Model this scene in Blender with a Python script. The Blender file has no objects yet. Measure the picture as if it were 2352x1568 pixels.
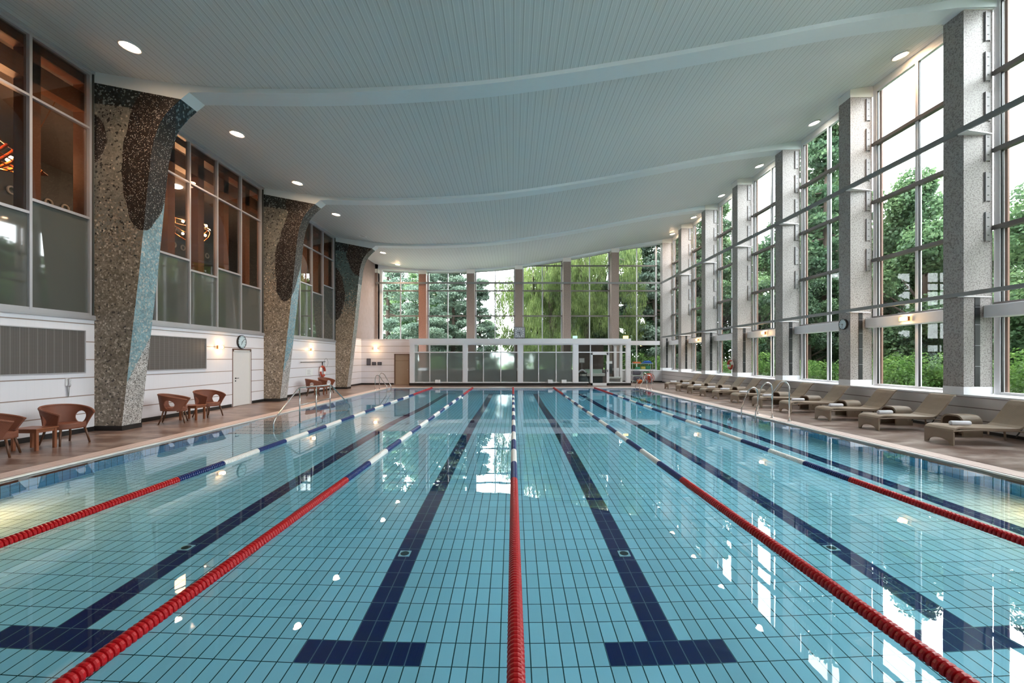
import bpy, math, random
from mathutils import Vector, Matrix, Quaternion
C = bpy.context.scene.collection
PI = math.pi
# ------------------------------------------------------------------ camera, sky, light, exposure
sc = bpy.context.scene
cam = bpy.data.objects.new('camera', bpy.data.cameras.new('camera'))
C.objects.link(cam)
cam.location = (-0.018, 0, 1.82)
cam.rotation_euler = (PI/2, 0, 0)
cam.data.sensor_width = 36
cam.data.lens = 36*986/2352
cam.data.shift_y = 39/2352
cam.data.shift_x = -2/2352
cam.data.clip_start = 0.05
cam.data.clip_end = 500
sc.camera = cam
sc.view_settings.view_transform = 'Standard'
sc.view_settings.look = 'None'
sc.view_settings.gamma = 1
sc.view_settings.use_curve_mapping = False
sc.view_settings.exposure = 0.92
sc.cycles.max_bounces = 14
sc.cycles.diffuse_bounces = 5
sc.cycles.glossy_bounces = 6
sc.cycles.transmission_bounces = 10
sc.cycles.transparent_max_bounces = 24
sc.cycles.sample_clamp_indirect = 12
sc.cycles.blur_glossy = 0.4

world = bpy.data.worlds.new('overcast_sky')
sc.world = world
world.use_nodes = True
wb = world.node_tree.nodes['Background']
wb.inputs[0].default_value = (0.92, 0.96, 1.0, 1)
wb.inputs[1].default_value = 9.5

def area(name, loc, size, sizey, rot, power, color=(1, 1, 1), portal=False, spread=PI):
    l = bpy.data.lights.new(name, 'AREA')
    l.shape = 'RECTANGLE'
    l.size = size
    l.size_y = sizey
    l.energy = power
    l.color = color
    l.spread = spread
    o = bpy.data.objects.new(name, l)
    C.objects.link(o)
    o.location = loc
    o.rotation_euler = rot
    if portal:
        l.cycles.is_portal = True
    return o
# portals only tell the sampler where daylight enters, they emit nothing
area('window_portal_side', (12.3, 14.5, 5.9), 37, 10, (PI/2, 0, PI/2), 1, portal=True)
area('window_portal_far', (0.5, 33.35, 5.7), 22, 9.6, (-PI/2, 0, 0), 1, portal=True)

# ------------------------------------------------------------------ material helpers
MATS = {}
class NT:
    def __init__(s, name):
        s.m = bpy.data.materials.new(name)
        s.m.use_nodes = True
        s.t = s.m.node_tree
        s.n = s.t.nodes
        s.n.clear()
        s.out = s.n.new('ShaderNodeOutputMaterial')
        MATS[name] = s.m
    def put(s, inp, v):
        if v is None:
            return
        if isinstance(v, bpy.types.NodeSocket):
            s.t.links.new(v, inp)
        elif isinstance(v, (tuple, list)) and inp.type == 'RGBA' and len(v) == 3:
            inp.default_value = (*v, 1)
        else:
            inp.default_value = v
    def math(s, op, a, b=None, c=None, clamp=False):
        n = s.n.new('ShaderNodeMath')
        n.operation = op
        n.use_clamp = clamp
        s.put(n.inputs[0], a)
        s.put(n.inputs[1], b)
        s.put(n.inputs[2], c)
        return n.outputs[0]
    def mix(s, f, a, b, bt='MIX'):
        n = s.n.new('ShaderNodeMixRGB')
        n.blend_type = bt
        s.put(n.inputs[0], f)
        s.put(n.inputs[1], a)
        s.put(n.inputs[2], b)
        return n.outputs[0]
    def coords(s, kind='Object'):
        return s.n.new('ShaderNodeTexCoord').outputs[kind]
    def xyz(s, v=None):
        n = s.n.new('ShaderNodeSeparateXYZ')
        s.put(n.inputs[0], v or s.coords())
        return n.outputs
    def comb(s, x, y, z=0.0):
        n = s.n.new('ShaderNodeCombineXYZ')
        for i, v in enumerate((x, y, z)):
            s.put(n.inputs[i], v)
        return n.outputs[0]
    def mapping(s, v, scale):
        n = s.n.new('ShaderNodeMapping')
        s.put(n.inputs[0], v)
        n.inputs['Scale'].default_value = scale
        return n.outputs[0]
    def noise(s, v, scale, detail=3, rough=0.5, col=False):
        n = s.n.new('ShaderNodeTexNoise')
        s.put(n.inputs['Vector'], v)
        n.inputs['Scale'].default_value = scale
        n.inputs['Detail'].default_value = detail
        n.inputs['Roughness'].default_value = rough
        return n.outputs[1 if col else 0]
    def voronoi(s, v, scale, out='Color', feature='F1'):
        n = s.n.new('ShaderNodeTexVoronoi')
        n.feature = feature
        s.put(n.inputs['Vector'], v)
        n.inputs['Scale'].default_value = scale
        return n.outputs[out]
    def ramp(s, f, stops, interp='LINEAR'):
        n = s.n.new('ShaderNodeValToRGB')
        n.color_ramp.interpolation = interp
        e = n.color_ramp.elements
        while len(e) < len(stops):
            e.new(0.5)
        for i, (p, c) in enumerate(stops):
            e[i].position = p
            e[i].color = (*c, 1) if len(c) == 3 else c
        s.put(n.inputs[0], f)
        return n.outputs[0]
    def bump(s, h, strength=0.3, dist=0.01):
        n = s.n.new('ShaderNodeBump')
        n.inputs['Strength'].default_value = strength
        n.inputs['Distance'].default_value = dist
        s.put(n.inputs['Height'], h)
        return n.outputs[0]
    def line(s, v, period, width, offset=0.0):
        """1 on a line of the given width repeated every period"""
        a = s.math('ADD', v, 1000*period - offset + width/2)
        return s.math('LESS_THAN', s.math('MODULO', a, period), width)
    def done(s, base, rough=0.5, metal=0.0, spec=0.5, normal=None, emit=None, estr=0.0, trans=0.0, coat=0.0, sheen=None):
        p = s.n.new('ShaderNodeBsdfPrincipled')
        s.put(p.inputs['Base Color'], base)
        s.put(p.inputs['Roughness'], rough)
        s.put(p.inputs['Metallic'], metal)
        s.put(p.inputs['Specular IOR Level'], spec)
        p.inputs['Transmission Weight'].default_value = trans
        p.inputs['Coat Weight'].default_value = coat
        if normal is not None:
            s.put(p.inputs['Normal'], normal)
        if emit is not None:
            s.put(p.inputs['Emission Color'], emit)
            s.put(p.inputs['Emission Strength'], estr)
        s.t.links.new(p.outputs[0], s.out.inputs[0])
        return s.m

def simple(name, col, rough=0.5, metal=0.0, spec=0.5, emit=None, estr=0.0, var=0.0, vscale=8):
    n = NT(name)
    base = col
    if var:
        f = n.noise(n.coords(), vscale, 4)
        f = n.math('MULTIPLY_ADD', f, 2*var, 1-var)
        base = n.mix(1.0, col, n.comb(f, f, f), 'MULTIPLY')
    return n.done(base, rough, metal, spec, None, emit, estr)

def schlick(n, f0):
    g = n.n.new('ShaderNodeNewGeometry')
    vm = n.n.new('ShaderNodeVectorMath'); vm.operation = 'DOT_PRODUCT'
    n.t.links.new(g.outputs['Normal'], vm.inputs[0]); n.t.links.new(g.outputs['Incoming'], vm.inputs[1])
    c = n.math('ABSOLUTE', vm.outputs['Value'])
    p = n.math('POWER', n.math('SUBTRACT', 1.0, c, clamp=True), 5.0)
    return n.math('MULTIPLY_ADD', p, 1-f0, f0)
def glass(name, tint=(1, 1, 1), ior=1.5, rough=0.0, refl=(1, 1, 1)):
    n = NT(name)
    tr = n.n.new('ShaderNodeBsdfTransparent'); n.put(tr.inputs[0], tint)
    gl = n.n.new('ShaderNodeBsdfGlossy'); n.put(gl.inputs[0], refl); gl.inputs['Roughness'].default_value = rough
    f0 = ((ior-1)/(ior+1))**2
    fr = schlick(n, f0)
    mx = n.n.new('ShaderNodeMixShader')
    n.t.links.new(fr, mx.inputs[0]); n.t.links.new(tr.outputs[0], mx.inputs[1]); n.t.links.new(gl.outputs[0], mx.inputs[2])
    n.t.links.new(mx.outputs[0], n.out.inputs[0])
    return n.m

# ------------------------------------------------------------------ materials
def pool_tile(name, base, grout, wall=False, horiz=False):
    n = NT(name)
    x, y, z = n.xyz()
    if not wall:
        l = n.math('MAXIMUM', n.line(x, 0.125, 0.009), n.line(y, 0.25, 0.008, 0.127))
        cell = n.comb(n.math('FLOOR', n.math('DIVIDE', x, 0.125)), n.math('FLOOR', n.math('DIVIDE', n.math('SUBTRACT', y, 0.127), 0.25)))
    else:
        u = n.math('ADD', x, y)
        l = n.math('MAXIMUM', n.line(u, 0.125, 0.0075, 0.002), n.line(z, 0.25, 0.0075))
        cell = n.comb(n.math('FLOOR', n.math('DIVIDE', u, 0.125)), n.math('FLOOR', n.math('DIVIDE', z, 0.25)))
    w = n.n.new('ShaderNodeTexWhiteNoise'); w.noise_dimensions = '3D'
    n.put(w.inputs['Vector'], cell)
    v = n.math('MULTIPLY_ADD', w.outputs['Value'], 0.10, 0.95)
    c = n.mix(1.0, base, n.comb(v, v, v), 'MULTIPLY')
    c = n.mix(l, c, grout)
    return n.done(c, 0.3, spec=0.3)
pool_tile('tile_aqua', (0.80, 0.90, 0.95), (0.012, 0.05, 0.055))
pool_tile('tile_navy', (0.001, 0.005, 0.10), (0.16, 0.24, 0.30))
pool_tile('tile_aqua_wall', (0.24, 0.55, 0.80), (0.04, 0.12, 0.16), wall=True)
pool_tile('tile_step', (0.92, 0.64, 0.58), (0.05, 0.10, 0.12))
pool_tile('tile_step_wall', (0.30, 0.60, 0.70), (0.04, 0.12, 0.16), wall=True)

def m_water():
    n = NT('pool_water')
    g = n.n.new('ShaderNodeBsdfGlass')
    g.inputs['IOR'].default_value = 1.333
    g.inputs['Roughness'].default_value = 0.0
    c = n.coords()
    h = n.noise(n.mapping(c, (1, 0.7, 1)), 0.9, 2)
    h2 = n.noise(c, 3.5, 2)
    hh = n.math('MULTIPLY_ADD', h2, 0.25, h)
    n.put(g.inputs['Normal'], n.bump(hh, 0.2, 0.005))
    n.t.links.new(g.outputs[0], n.out.inputs[0])
    va = n.n.new('ShaderNodeVolumeAbsorption')
    n.put(va.inputs[0], (0.20, 0.80, 0.93))
    va.inputs['Density'].default_value = 0.42
    n.t.links.new(va.outputs[0], n.out.inputs[1])
m_water()

def m_deck():
    n = NT('deck_stone')
    c = n.coords()
    a = n.noise(n.mapping(c, (0.7, 1.5, 1)), 1.5, 5, 0.6)
    b = n.noise(n.mapping(c, (2, 9, 1)), 1.0, 5, 0.6)
    f = n.math('MULTIPLY_ADD', b, 0.35, n.math('MULTIPLY', a, 0.75))
    col = n.ramp(f, [(0.36, (0.085, 0.047, 0.035)), (0.47, (0.15, 0.090, 0.069)), (0.54, (0.20, 0.135, 0.110)), (0.64, (0.34, 0.265, 0.235))])
    x, y, z = n.xyz()
    j = n.math('MAXIMUM', n.line(x, 0.6, 0.004, 0.1), n.line(y, 0.6, 0.004))
    col = n.mix(n.math('MULTIPLY', j, 0.55), col, (0.06, 0.035, 0.025))
    r = n.math('MULTIPLY_ADD', a, 0.25, 0.20)
    n.done(col, r, spec=0.55)
m_deck()

def m_coping(name, ax):
    n = NT(name)
    x, y, z = n.xyz()
    a, b = (x, y) if ax == 'x' else (y, x)
    gap = n.line(a, 0.085, 0.013)
    cross = n.line(b, 0.25, 0.005)
    l = n.math('MAXIMUM', gap, n.math('MULTIPLY', cross, 0.5))
    col = n.mix(n.noise(n.coords(), 5, 3), (0.74, 0.57, 0.52), (0.86, 0.70, 0.65))
    col = n.mix(n.math('MULTIPLY', l, 0.9), col, (0.16, 0.09, 0.08))
    n.done(col, 0.35, normal=n.bump(n.math('SUBTRACT', 1.0, l), 0.4, 0.01))
m_coping('coping_side', 'x')
m_coping('coping_end', 'y')
simple('coping_edge', (0.80, 0.76, 0.74), 0.35, var=0.05)

def m_panel(name, base, joint, z0=0.49, per=0.434, ztop=2.8):
    n = NT(name)
    x, y, z = n.xyz()
    l = n.line(z, per, 0.022, z0)
    u = n.math('ADD', x, y)
    v = n.line(u, 0.155, 0.004)
    f = n.noise(n.coords(), 1.3, 3)
    c = n.mix(f, base, tuple(min(1, k*1.05) for k in base))
    c = n.mix(n.math('MULTIPLY', v, 0.10), c, (0.3, 0.28, 0.28))
    c = n.mix(n.math('MULTIPLY', l, 0.85), c, joint)
    n.done(c, 0.32, spec=0.5, normal=n.bump(n.math('SUBTRACT', 1.0, l), 0.5, 0.008))
m_panel('wall_panel', (0.80, 0.775, 0.82), (0.23, 0.13, 0.085))
m_panel('wall_panel_low', (0.66, 0.61, 0.60), (0.12, 0.075, 0.06), z0=0.62, per=0.30)
simple('white_paint', (0.80, 0.785, 0.81), 0.4, var=0.03)
simple('beam_white', (0.70, 0.76, 0.79), 0.45, var=0.02)
simple('cap_white', (0.80, 0.78, 0.74), 0.45, var=0.02)
simple('frame_grey', (0.30, 0.29, 0.30), 0.4, metal=0.3)
simple('frame_white', (0.78, 0.765, 0.78), 0.4)
simple('frame_silver', (0.55, 0.54, 0.57), 0.35, metal=0.5)
simple('transom_grey', (0.19, 0.17, 0.165), 0.45, metal=0.2)
simple('frame_brown', (0.16, 0.085, 0.06), 0.5)
simple('rail_grey', (0.23, 0.235, 0.24), 0.5, metal=0.3)
simple('plinth_black', (0.018, 0.016, 0.016), 0.35)
simple('chrome', (0.62, 0.60, 0.58), 0.16, metal=1.0)
simple('black', (0.012, 0.012, 0.013), 0.35)
simple('door_white', (0.74, 0.71, 0.70), 0.4, var=0.02)
simple('door_beige', (0.42, 0.33, 0.245), 0.5, var=0.05)
simple('dark_metal', (0.05, 0.05, 0.05), 0.4, metal=0.6)
simple('plastic_white', (0.82, 0.82, 0.83), 0.35)
simple('towel', (0.70, 0.685, 0.74), 0.9, var=0.06, vscale=60)
simple('wood_red', (0.25, 0.082, 0.035), 0.38, var=0.25, vscale=12)
simple('wood_dark', (0.11, 0.045, 0.022), 0.4, var=0.2, vscale=12)
simple('buoy_red', (0.42, 0.055, 0.025), 0.5)
simple('blue_plastic', (0.02, 0.12, 0.50), 0.5)
simple('orange_plastic', (0.65, 0.14, 0.03), 0.5)
simple('green_foam', (0.05, 0.30, 0.16), 0.6)
simple('yellow_foam', (0.62, 0.55, 0.12), 0.6)
simple('dark_box', (0.10, 0.10, 0.13), 0.5)
simple('plaster_rough', (0.27, 0.22, 0.21), 0.85, var=0.18, vscale=4)
simple('dark_wall', (0.075, 0.085, 0.085), 0.7, var=0.1, vscale=1)
simple('room_floor', (0.10, 0.055, 0.035), 0.4, var=0.2, vscale=3)
simple('room_ceiling', (0.17, 0.15, 0.14), 0.8)
simple('wood_orange', (0.24, 0.10, 0.05), 0.4, var=0.15, vscale=3)
simple('brass', (0.85, 0.42, 0.18), 0.25, metal=1.0)
simple('ring_pale', (0.45, 0.45, 0.42), 0.6)
simple('float_red', (0.45, 0.006, 0.010), 0.28)
simple('float_blue', (0.005, 0.022, 0.14), 0.28)
simple('float_white', (0.85, 0.80, 0.76), 0.3)
simple('soil', (0.06, 0.05, 0.03), 0.9)
simple('bark', (0.05, 0.035, 0.025), 0.9, var=0.3, vscale=6)
simple('bulb_warm', (1, 0.8, 0.6), 0.5, emit=(1.0, 0.62, 0.36), estr=22)
simple('bulb_downlight', (1, 0.8, 0.6), 0.5, emit=(1.0, 0.66, 0.40), estr=60)
simple('bulb_downlight_white', (1, 0.9, 0.8), 0.5, emit=(1.0, 0.93, 0.80), estr=14)
simple('plate_grey', (0.25, 0.24, 0.24), 0.5, metal=0.2)
simple('bulb_off', (0.5, 0.5, 0.48), 0.3)
simple('sconce_glass', (1, 0.85, 0.6), 0.4, emit=(1.0, 0.66, 0.26), estr=4)
simple('exit_green', (0.25, 0.45, 0.35), 0.5, emit=(0.5, 0.85, 0.7), estr=0.6)
simple('beacon_yellow', (0.9, 0.7, 0.2), 0.5, emit=(1.0, 0.72, 0.22), estr=1.5)
simple('desk_white', (0.62, 0.62, 0.60), 0.4)
simple('desk_green', (0.45, 0.60, 0.52), 0.3)
simple('upholstery_dark', (0.025, 0.035, 0.035), 0.7)
simple('paper', (0.85, 0.85, 0.85), 0.7)
simple('clock_face', (0.60, 0.72, 0.76), 0.35)
simple('clock_face_grey', (0.42, 0.43, 0.47), 0.5)
simple('curtain', (0.13, 0.10, 0.09), 0.9, var=0.2, vscale=4)
glass('clear_glass', (0.96, 0.98, 0.97), refl=(0.4, 0.4, 0.4))
glass('dark_glass', (0.80, 0.76, 0.72), ior=1.55)

def m_frost():
    n = NT('frosted_glass')
    d = n.n.new('ShaderNodeBsdfDiffuse'); n.put(d.inputs[0], (0.26, 0.28, 0.275))
    g = n.n.new('ShaderNodeBsdfGlossy'); g.inputs['Roughness'].default_value = 0.12
    r = n.n.new('ShaderNodeBsdfRefraction'); r.inputs['Roughness'].default_value = 0.65; r.inputs['IOR'].default_value = 1.02
    n.put(r.inputs[0], (0.80, 0.85, 0.83))
    m1 = n.n.new('ShaderNodeMixShader'); m1.inputs[0].default_value = 0.62
    n.t.links.new(d.outputs[0], m1.inputs[1]); n.t.links.new(r.outputs[0], m1.inputs[2])
    fr = schlick(n, 0.012)
    m2 = n.n.new('ShaderNodeMixShader')
    n.t.links.new(fr, m2.inputs[0]); n.t.links.new(m1.outputs[0], m2.inputs[1]); n.t.links.new(g.outputs[0], m2.inputs[2])
    n.t.links.new(m2.outputs[0], n.out.inputs[0])
m_frost()
n = NT('spandrel_glass')
n.done((0.085, 0.090, 0.080), 0.03, spec=1.0, coat=0.6)
n = NT('ceiling_slats')
x, y, z = n.xyz()
l = n.line(x, 0.20, 0.014)
l2 = n.line(x, 0.10, 0.008, 0.03)
lj = n.line(n.math('ADD', y, 1.1), 7.24, 0.02)
f = n.noise(n.coords(), 0.5, 2)
cc = n.mix(f, (0.60, 0.635, 0.64), (0.645, 0.67, 0.67))
cc = n.mix(n.math('MULTIPLY', l, 0.38), cc, (0.10, 0.10, 0.10))
cc = n.mix(n.math('MULTIPLY', l2, 0.8), cc, (0.86, 0.87, 0.87))
n.done(cc, 0.5, spec=0.35, normal=n.bump(n.math('SUBTRACT', 1.0, l), 0.4, 0.01))

for gname, tint in (('granite', (1.0, 0.965, 0.94)), ('granite_warm', (0.86, 0.70, 0.62)), ('granite_brown', (0.95, 0.52, 0.38))):
  n = NT(gname)
  c = n.coords()
  a = n.noise(c, 30, 3, 0.6)
  b = n.noise(c, 80, 2, 0.6)
  g = n.ramp(a, [(0.0, (0.13, 0.12, 0.12)), (0.40, (0.21, 0.195, 0.19)), (0.50, (0.37, 0.35, 0.345)), (1.0, (0.48, 0.455, 0.45))])
  g2 = n.ramp(b, [(0.0, (0.55, 0.55, 0.55)), (0.5, (0.95, 0.95, 0.95)), (1.0, (1.12, 1.12, 1.12))])
  n.done(n.mix(1.0, n.mix(1.0, g, g2, 'MULTIPLY'), tint, 'MULTIPLY'), 0.45, normal=n.bump(b, 0.2, 0.004))

n = NT('grille_slats')
x, y, z = n.xyz()
u = n.math('ADD', x, y)
l = n.line(z, 0.028, 0.012)
v = n.line(u, 0.17, 0.012)
v2 = n.line(n.math('ADD', u, 0.0), 0.05, 0.02)
cc = n.mix(n.math('MULTIPLY', v2, 0.25), (0.15, 0.13, 0.12), (0.22, 0.20, 0.19))
cc = n.mix(n.math('MULTIPLY', l, 0.5), cc, (0.045, 0.04, 0.036))
cc = n.mix(n.math('MULTIPLY', v, 0.6), cc, (0.30, 0.28, 0.27))
n.done(cc, 0.5, metal=0.2)

def m_weave(name, base, dark, sc_=1.0):
    n = NT(name)
    c = n.coords()
    x, y, z = n.xyz(c)
    a = n.math('SINE', n.math('MULTIPLY', n.math('ADD', x, z), 260/sc_))
    b = n.math('SINE', n.math('MULTIPLY', y, 180/sc_))
    h = n.math('MULTIPLY_ADD', n.math('MULTIPLY', a, b), 0.5, 0.5)
    col = n.mix(h, dark, base)
    f = n.noise(c, 6, 3)
    col = n.mix(n.math('MULTIPLY', f, 0.5), col, tuple(k*1.25 for k in base))
    n.done(col, 0.55, normal=n.bump(h, 0.6, 0.004))
m_weave('rattan_grey', (0.33, 0.245, 0.18), (0.12, 0.085, 0.06))
m_weave('rattan_brown', (0.22, 0.070, 0.036), (0.12, 0.036, 0.019))

def m_leaf(name, c0, c1, c2, vs=0.5):
    n = NT(name)
    c = n.coords()
    f = n.noise(c, vs, 4, 0.7)
    g = n.noise(c, 7, 2)
    f = n.math('MULTIPLY_ADD', g, 0.45, n.math('MULTIPLY_ADD', f, 1.0, -0.20))
    col = n.ramp(f, [(0.32, c0), (0.52, c1), (0.70, c2)])
    oi = n.n.new('ShaderNodeObjectInfo')
    k = n.math('MULTIPLY_ADD', oi.outputs['Random'], 0.5, 0.75)
    col = n.mix(1.0, col, n.comb(k, k, k), 'MULTIPLY')
    d = n.n.new('ShaderNodeBsdfDiffuse'); n.put(d.inputs[0], col)
    t = n.n.new('ShaderNodeBsdfTranslucent'); n.put(t.inputs[0], col)
    m = n.n.new('ShaderNodeMixShader'); m.inputs[0].default_value = 0.45
    n.t.links.new(d.outputs[0], m.inputs[1]); n.t.links.new(t.outputs[0], m.inputs[2])
    gl = n.n.new('ShaderNodeBsdfGlossy'); gl.inputs['Roughness'].default_value = 0.45
    m2 = n.n.new('ShaderNodeMixShader'); m2.inputs[0].default_value = 0.012
    n.t.links.new(m.outputs[0], m2.inputs[1]); n.t.links.new(gl.outputs[0], m2.inputs[2])
    n.t.links.new(m2.outputs[0], n.out.inputs[0])
m_leaf('leaf_green', (0.032, 0.066, 0.036), (0.082, 0.15, 0.066), (0.19, 0.28, 0.12))
m_leaf('leaf_willow', (0.035, 0.06, 0.018), (0.115, 0.165, 0.05), (0.26, 0.32, 0.12), 0.8)
m_leaf('leaf_conifer', (0.045, 0.078, 0.062), (0.12, 0.175, 0.13), (0.27, 0.35, 0.26))
m_leaf('leaf_dark', (0.018, 0.042, 0.024), (0.048, 0.095, 0.048), (0.11, 0.18, 0.08))
m_leaf('leaf_bush', (0.025, 0.06, 0.016), (0.08, 0.16, 0.035), (0.19, 0.29, 0.065))
m_leaf('lawn_green', (0.05, 0.09, 0.025), (0.09, 0.15, 0.04), (0.13, 0.2, 0.06))

# ------------------------------------------------------------------ mesh helpers
class MB:
    def __init__(s):
        s.v = []; s.f = []; s.mi = []; s.uv = None
    def poly(s, pts, mi=0):
        k = len(s.v)
        s.v += [tuple(p) for p in pts]
        s.f.append(tuple(range(k, k+len(pts)))); s.mi.append(mi)
    def box(s, x0, x1, y0, y1, z0, z1, mi=0):
        k = len(s.v)
        s.v += [(x, y, z) for x in (x0, x1) for y in (y0, y1) for z in (z0, z1)]
        for f in ((0, 1, 3, 2), (4, 6, 7, 5), (0, 4, 5, 1), (2, 3, 7, 6), (0, 2, 6, 4), (1, 5, 7, 3)):
            s.f.append(tuple(k+i for i in f)); s.mi.append(mi)
        return s
    def cbox(s, cx, cy, cz, dx, dy, dz, mi=0):
        return s.box(cx-dx/2, cx+dx/2, cy-dy/2, cy+dy/2, cz-dz/2, cz+dz/2, mi)
    def prism(s, pts2, a0, a1, axis='y', mi=0):
        """pts2: closed outline in the plane normal to axis, extruded from a0 to a1"""
        def P(p, a):
            return {'y': (p[0], a, p[1]), 'x': (a, p[0], p[1]), 'z': (p[0], p[1], a)}[axis]
        k = len(s.v); m = len(pts2)
        s.v += [P(p, a0) for p in pts2] + [P(p, a1) for p in pts2]
        s.f.append(tuple(range(k, k+m))[::-1]); s.mi.append(mi)
        s.f.append(tuple(range(k+m, k+2*m))); s.mi.append(mi)
        for i in range(m):
            j = (i+1) % m
            s.f.append((k+i, k+j, k+m+j, k+m+i)); s.mi.append(mi)
        return s
    def tube(s, pts, r, n=8, closed=False, mi=0, caps=True):
        pts = [Vector(p) for p in pts]
        m = len(pts); k = len(s.v)
        rr = r if isinstance(r, (list, tuple)) else [r]*m
        up = None
        for i, p in enumerate(pts):
            if closed:
                d = pts[(i+1) % m]-pts[i-1]
            else:
                d = pts[min(i+1, m-1)]-pts[max(i-1, 0)]
            d.normalize()
            if up is None:
                up = Vector((0, 0, 1)) if abs(d.z) < 0.9 else Vector((1, 0, 0))
            a = d.cross(up)
            if a.length < 1e-4:
                a = d.cross(Vector((0, 1, 0.3)))
            a.normalize(); b = a.cross(d); b.normalize(); up = b
            for q in range(n):
                t = 2*PI*q/n
                s.v.append(tuple(p+(a*math.cos(t)+b*math.sin(t))*rr[i]))
        for i in range(m if closed else m-1):
            i2 = (i+1) % m
            for q in range(n):
                q2 = (q+1) % n
                s.f.append((k+i*n+q, k+i*n+q2, k+i2*n+q2, k+i2*n+q)); s.mi.append(mi)
        if caps and not closed:
            s.f.append(tuple(k+q for q in range(n))[::-1]); s.mi.append(mi)
            s.f.append(tuple(k+(m-1)*n+q for q in range(n))); s.mi.append(mi)
        return s
    def lathe(s, prof, n=16, c=(0, 0, 0), axis='z', mi=0):
        """prof: (radius, along) pairs"""
        k = len(s.v); m = len(prof)
        for (r, h) in prof:
            for q in range(n):
                t = 2*PI*q/n
                a, b = r*math.cos(t), r*math.sin(t)
                p = {'z': (a, b, h), 'y': (a, h, b), 'x': (h, a, b)}[axis]
                s.v.append((p[0]+c[0], p[1]+c[1], p[2]+c[2]))
        for i in range(m-1):
            for q in range(n):
                q2 = (q+1) % n
                s.f.append((k+i*n+q, k+i*n+q2, k+(i+1)*n+q2, k+(i+1)*n+q)); s.mi.append(mi)
        if prof[0][0] > 1e-5:
            s.f.append(tuple(k+q for q in range(n))[::-1]); s.mi.append(mi)
        if prof[-1][0] > 1e-5:
            s.f.append(tuple(k+(m-1)*n+q for q in range(n))); s.mi.append(mi)
        return s
    def grid(s, fn, nu, nv, skip=None, mi=0):
        k = len(s.v)
        for i in range(nu+1):
            for j in range(nv+1):
                s.v.append(tuple(fn(i/nu, j/nv)))
        for i in range(nu):
            for j in range(nv):
                if skip and skip((i+.5)/nu, (j+.5)/nv):
                    continue
                a = k+i*(nv+1)+j
                s.f.append((a, a+nv+1, a+nv+2, a+1)); s.mi.append(mi)
        return s
    def mesh(s, name, mats, smooth=False):
        me = bpy.data.meshes.new(name)
        me.from_pydata(s.v, [], s.f)
        for m in (mats if isinstance(mats, (list, tuple)) else [mats]):
            me.materials.append(MATS[m])
        if any(s.mi):
            me.polygons.foreach_set('material_index', s.mi)
        if smooth:
            me.polygons.foreach_set('use_smooth', [True]*len(me.polygons))
        me.update()
        return me
    def build(s, name, mats, parent=None, smooth=False, bevel=0, solid=0, fixn=True):
        me = s.mesh(name, mats, smooth)
        if fixn:
            import bmesh
            bm = bmesh.new(); bm.from_mesh(me)
            bmesh.ops.recalc_face_normals(bm, faces=bm.faces)
            bm.to_mesh(me); bm.free()
        o = bpy.data.objects.new(name, me)
        C.objects.link(o)
        if parent:
            o.parent = parent
        if solid:
            md = o.modifiers.new('solid', 'SOLIDIFY'); md.thickness = solid; md.offset = 0
        if bevel:
            md = o.modifiers.new('bevel', 'BEVEL'); md.width = bevel; md.segments = 2; md.limit_method = 'ANGLE'
        return o

def tag(o, label=None, cat=None, group=None, kind=None):
    if label: o['label'] = label
    if cat: o['category'] = cat
    if group: o['group'] = group
    if kind: o['kind'] = kind
    return o
def empty(name, loc=(0, 0, 0), rz=0.0, label=None, cat=None, group=None, kind=None):
    o = bpy.data.objects.new(name, None)
    o.empty_display_size = 0.1
    C.objects.link(o)
    o.location = loc; o.rotation_euler = (0, 0, rz)
    return tag(o, label, cat, group, kind)
def copy_tree(o, parent=None):
    c = o.copy(); C.objects.link(c)
    if parent: c.parent = parent
    for ch in list(o.children):
        copy_tree(ch, c)
    return c
def place(o, loc, rz=0.0, label=None, group=None, scale=None):
    o.location = loc; o.rotation_euler = (0, 0, rz)
    if scale: o.scale = scale
    return tag(o, label, None, group)
def struct(mb, name, mats, label, cat, **kw):
    return tag(mb.build(name, mats, **kw), label, cat, None, 'structure')
def arc(p0, p1, p2, n=8):
    p0, p1, p2 = Vector(p0), Vector(p1), Vector(p2)
    return [(1-t)**2*p0+2*t*(1-t)*p1+t*t*p2 for t in [i/n for i in range(n+1)]]

# ------------------------------------------------------------------ dimensions
PX = 7.58; PY0, PY1 = 1.377, 26.38      # pool
LX = -10.4                               # left wall
RX = 11.25                               # right column face
YB = -4.0                                # wall behind the camera
YF = 33.0                                # far window plane
DZ = 0.03                                # deck height over the water
SOF = [(-12, 8.55), (-7.5, 8.42), (-6.2, 8.39), (-4.5, 8.40), (-3.0, 8.46), (-0.8, 8.60), (1.4, 8.90), (3.6, 9.25), (5.8, 9.66), (8.0, 10.10), (9.96, 10.40), (11.25, 10.53), (12.3, 10.72)]
CEI = [(-10.7, 9.00), (-9.5, 8.80), (-8.3, 8.64), (-7.0, 8.545), (-5.0, 8.52), (-3.0, 8.58), (-0.8, 8.72), (1.4, 9.02), (3.6, 9.38), (5.8, 9.79), (8.0, 10.23), (10.0, 10.58), (11.3, 10.82), (12.4, 11.0)]
def interp(tab, x):
    if x <= tab[0][0]: return tab[0][1]
    for (a, za), (b, zb) in zip(tab, tab[1:]):
        if x <= b:
            return za+(zb-za)*(x-a)/(b-a)
    return tab[-1][1]
def smooth_interp(tab, x):
    return sum(interp(tab, x+d) for d in (-0.8, -0.4, 0, 0.4, 0.8))/5
sof = lambda x: smooth_interp(SOF, x)
cei = lambda x: smooth_interp(CEI, x) if x > -9.8 else interp(CEI, x)

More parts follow.
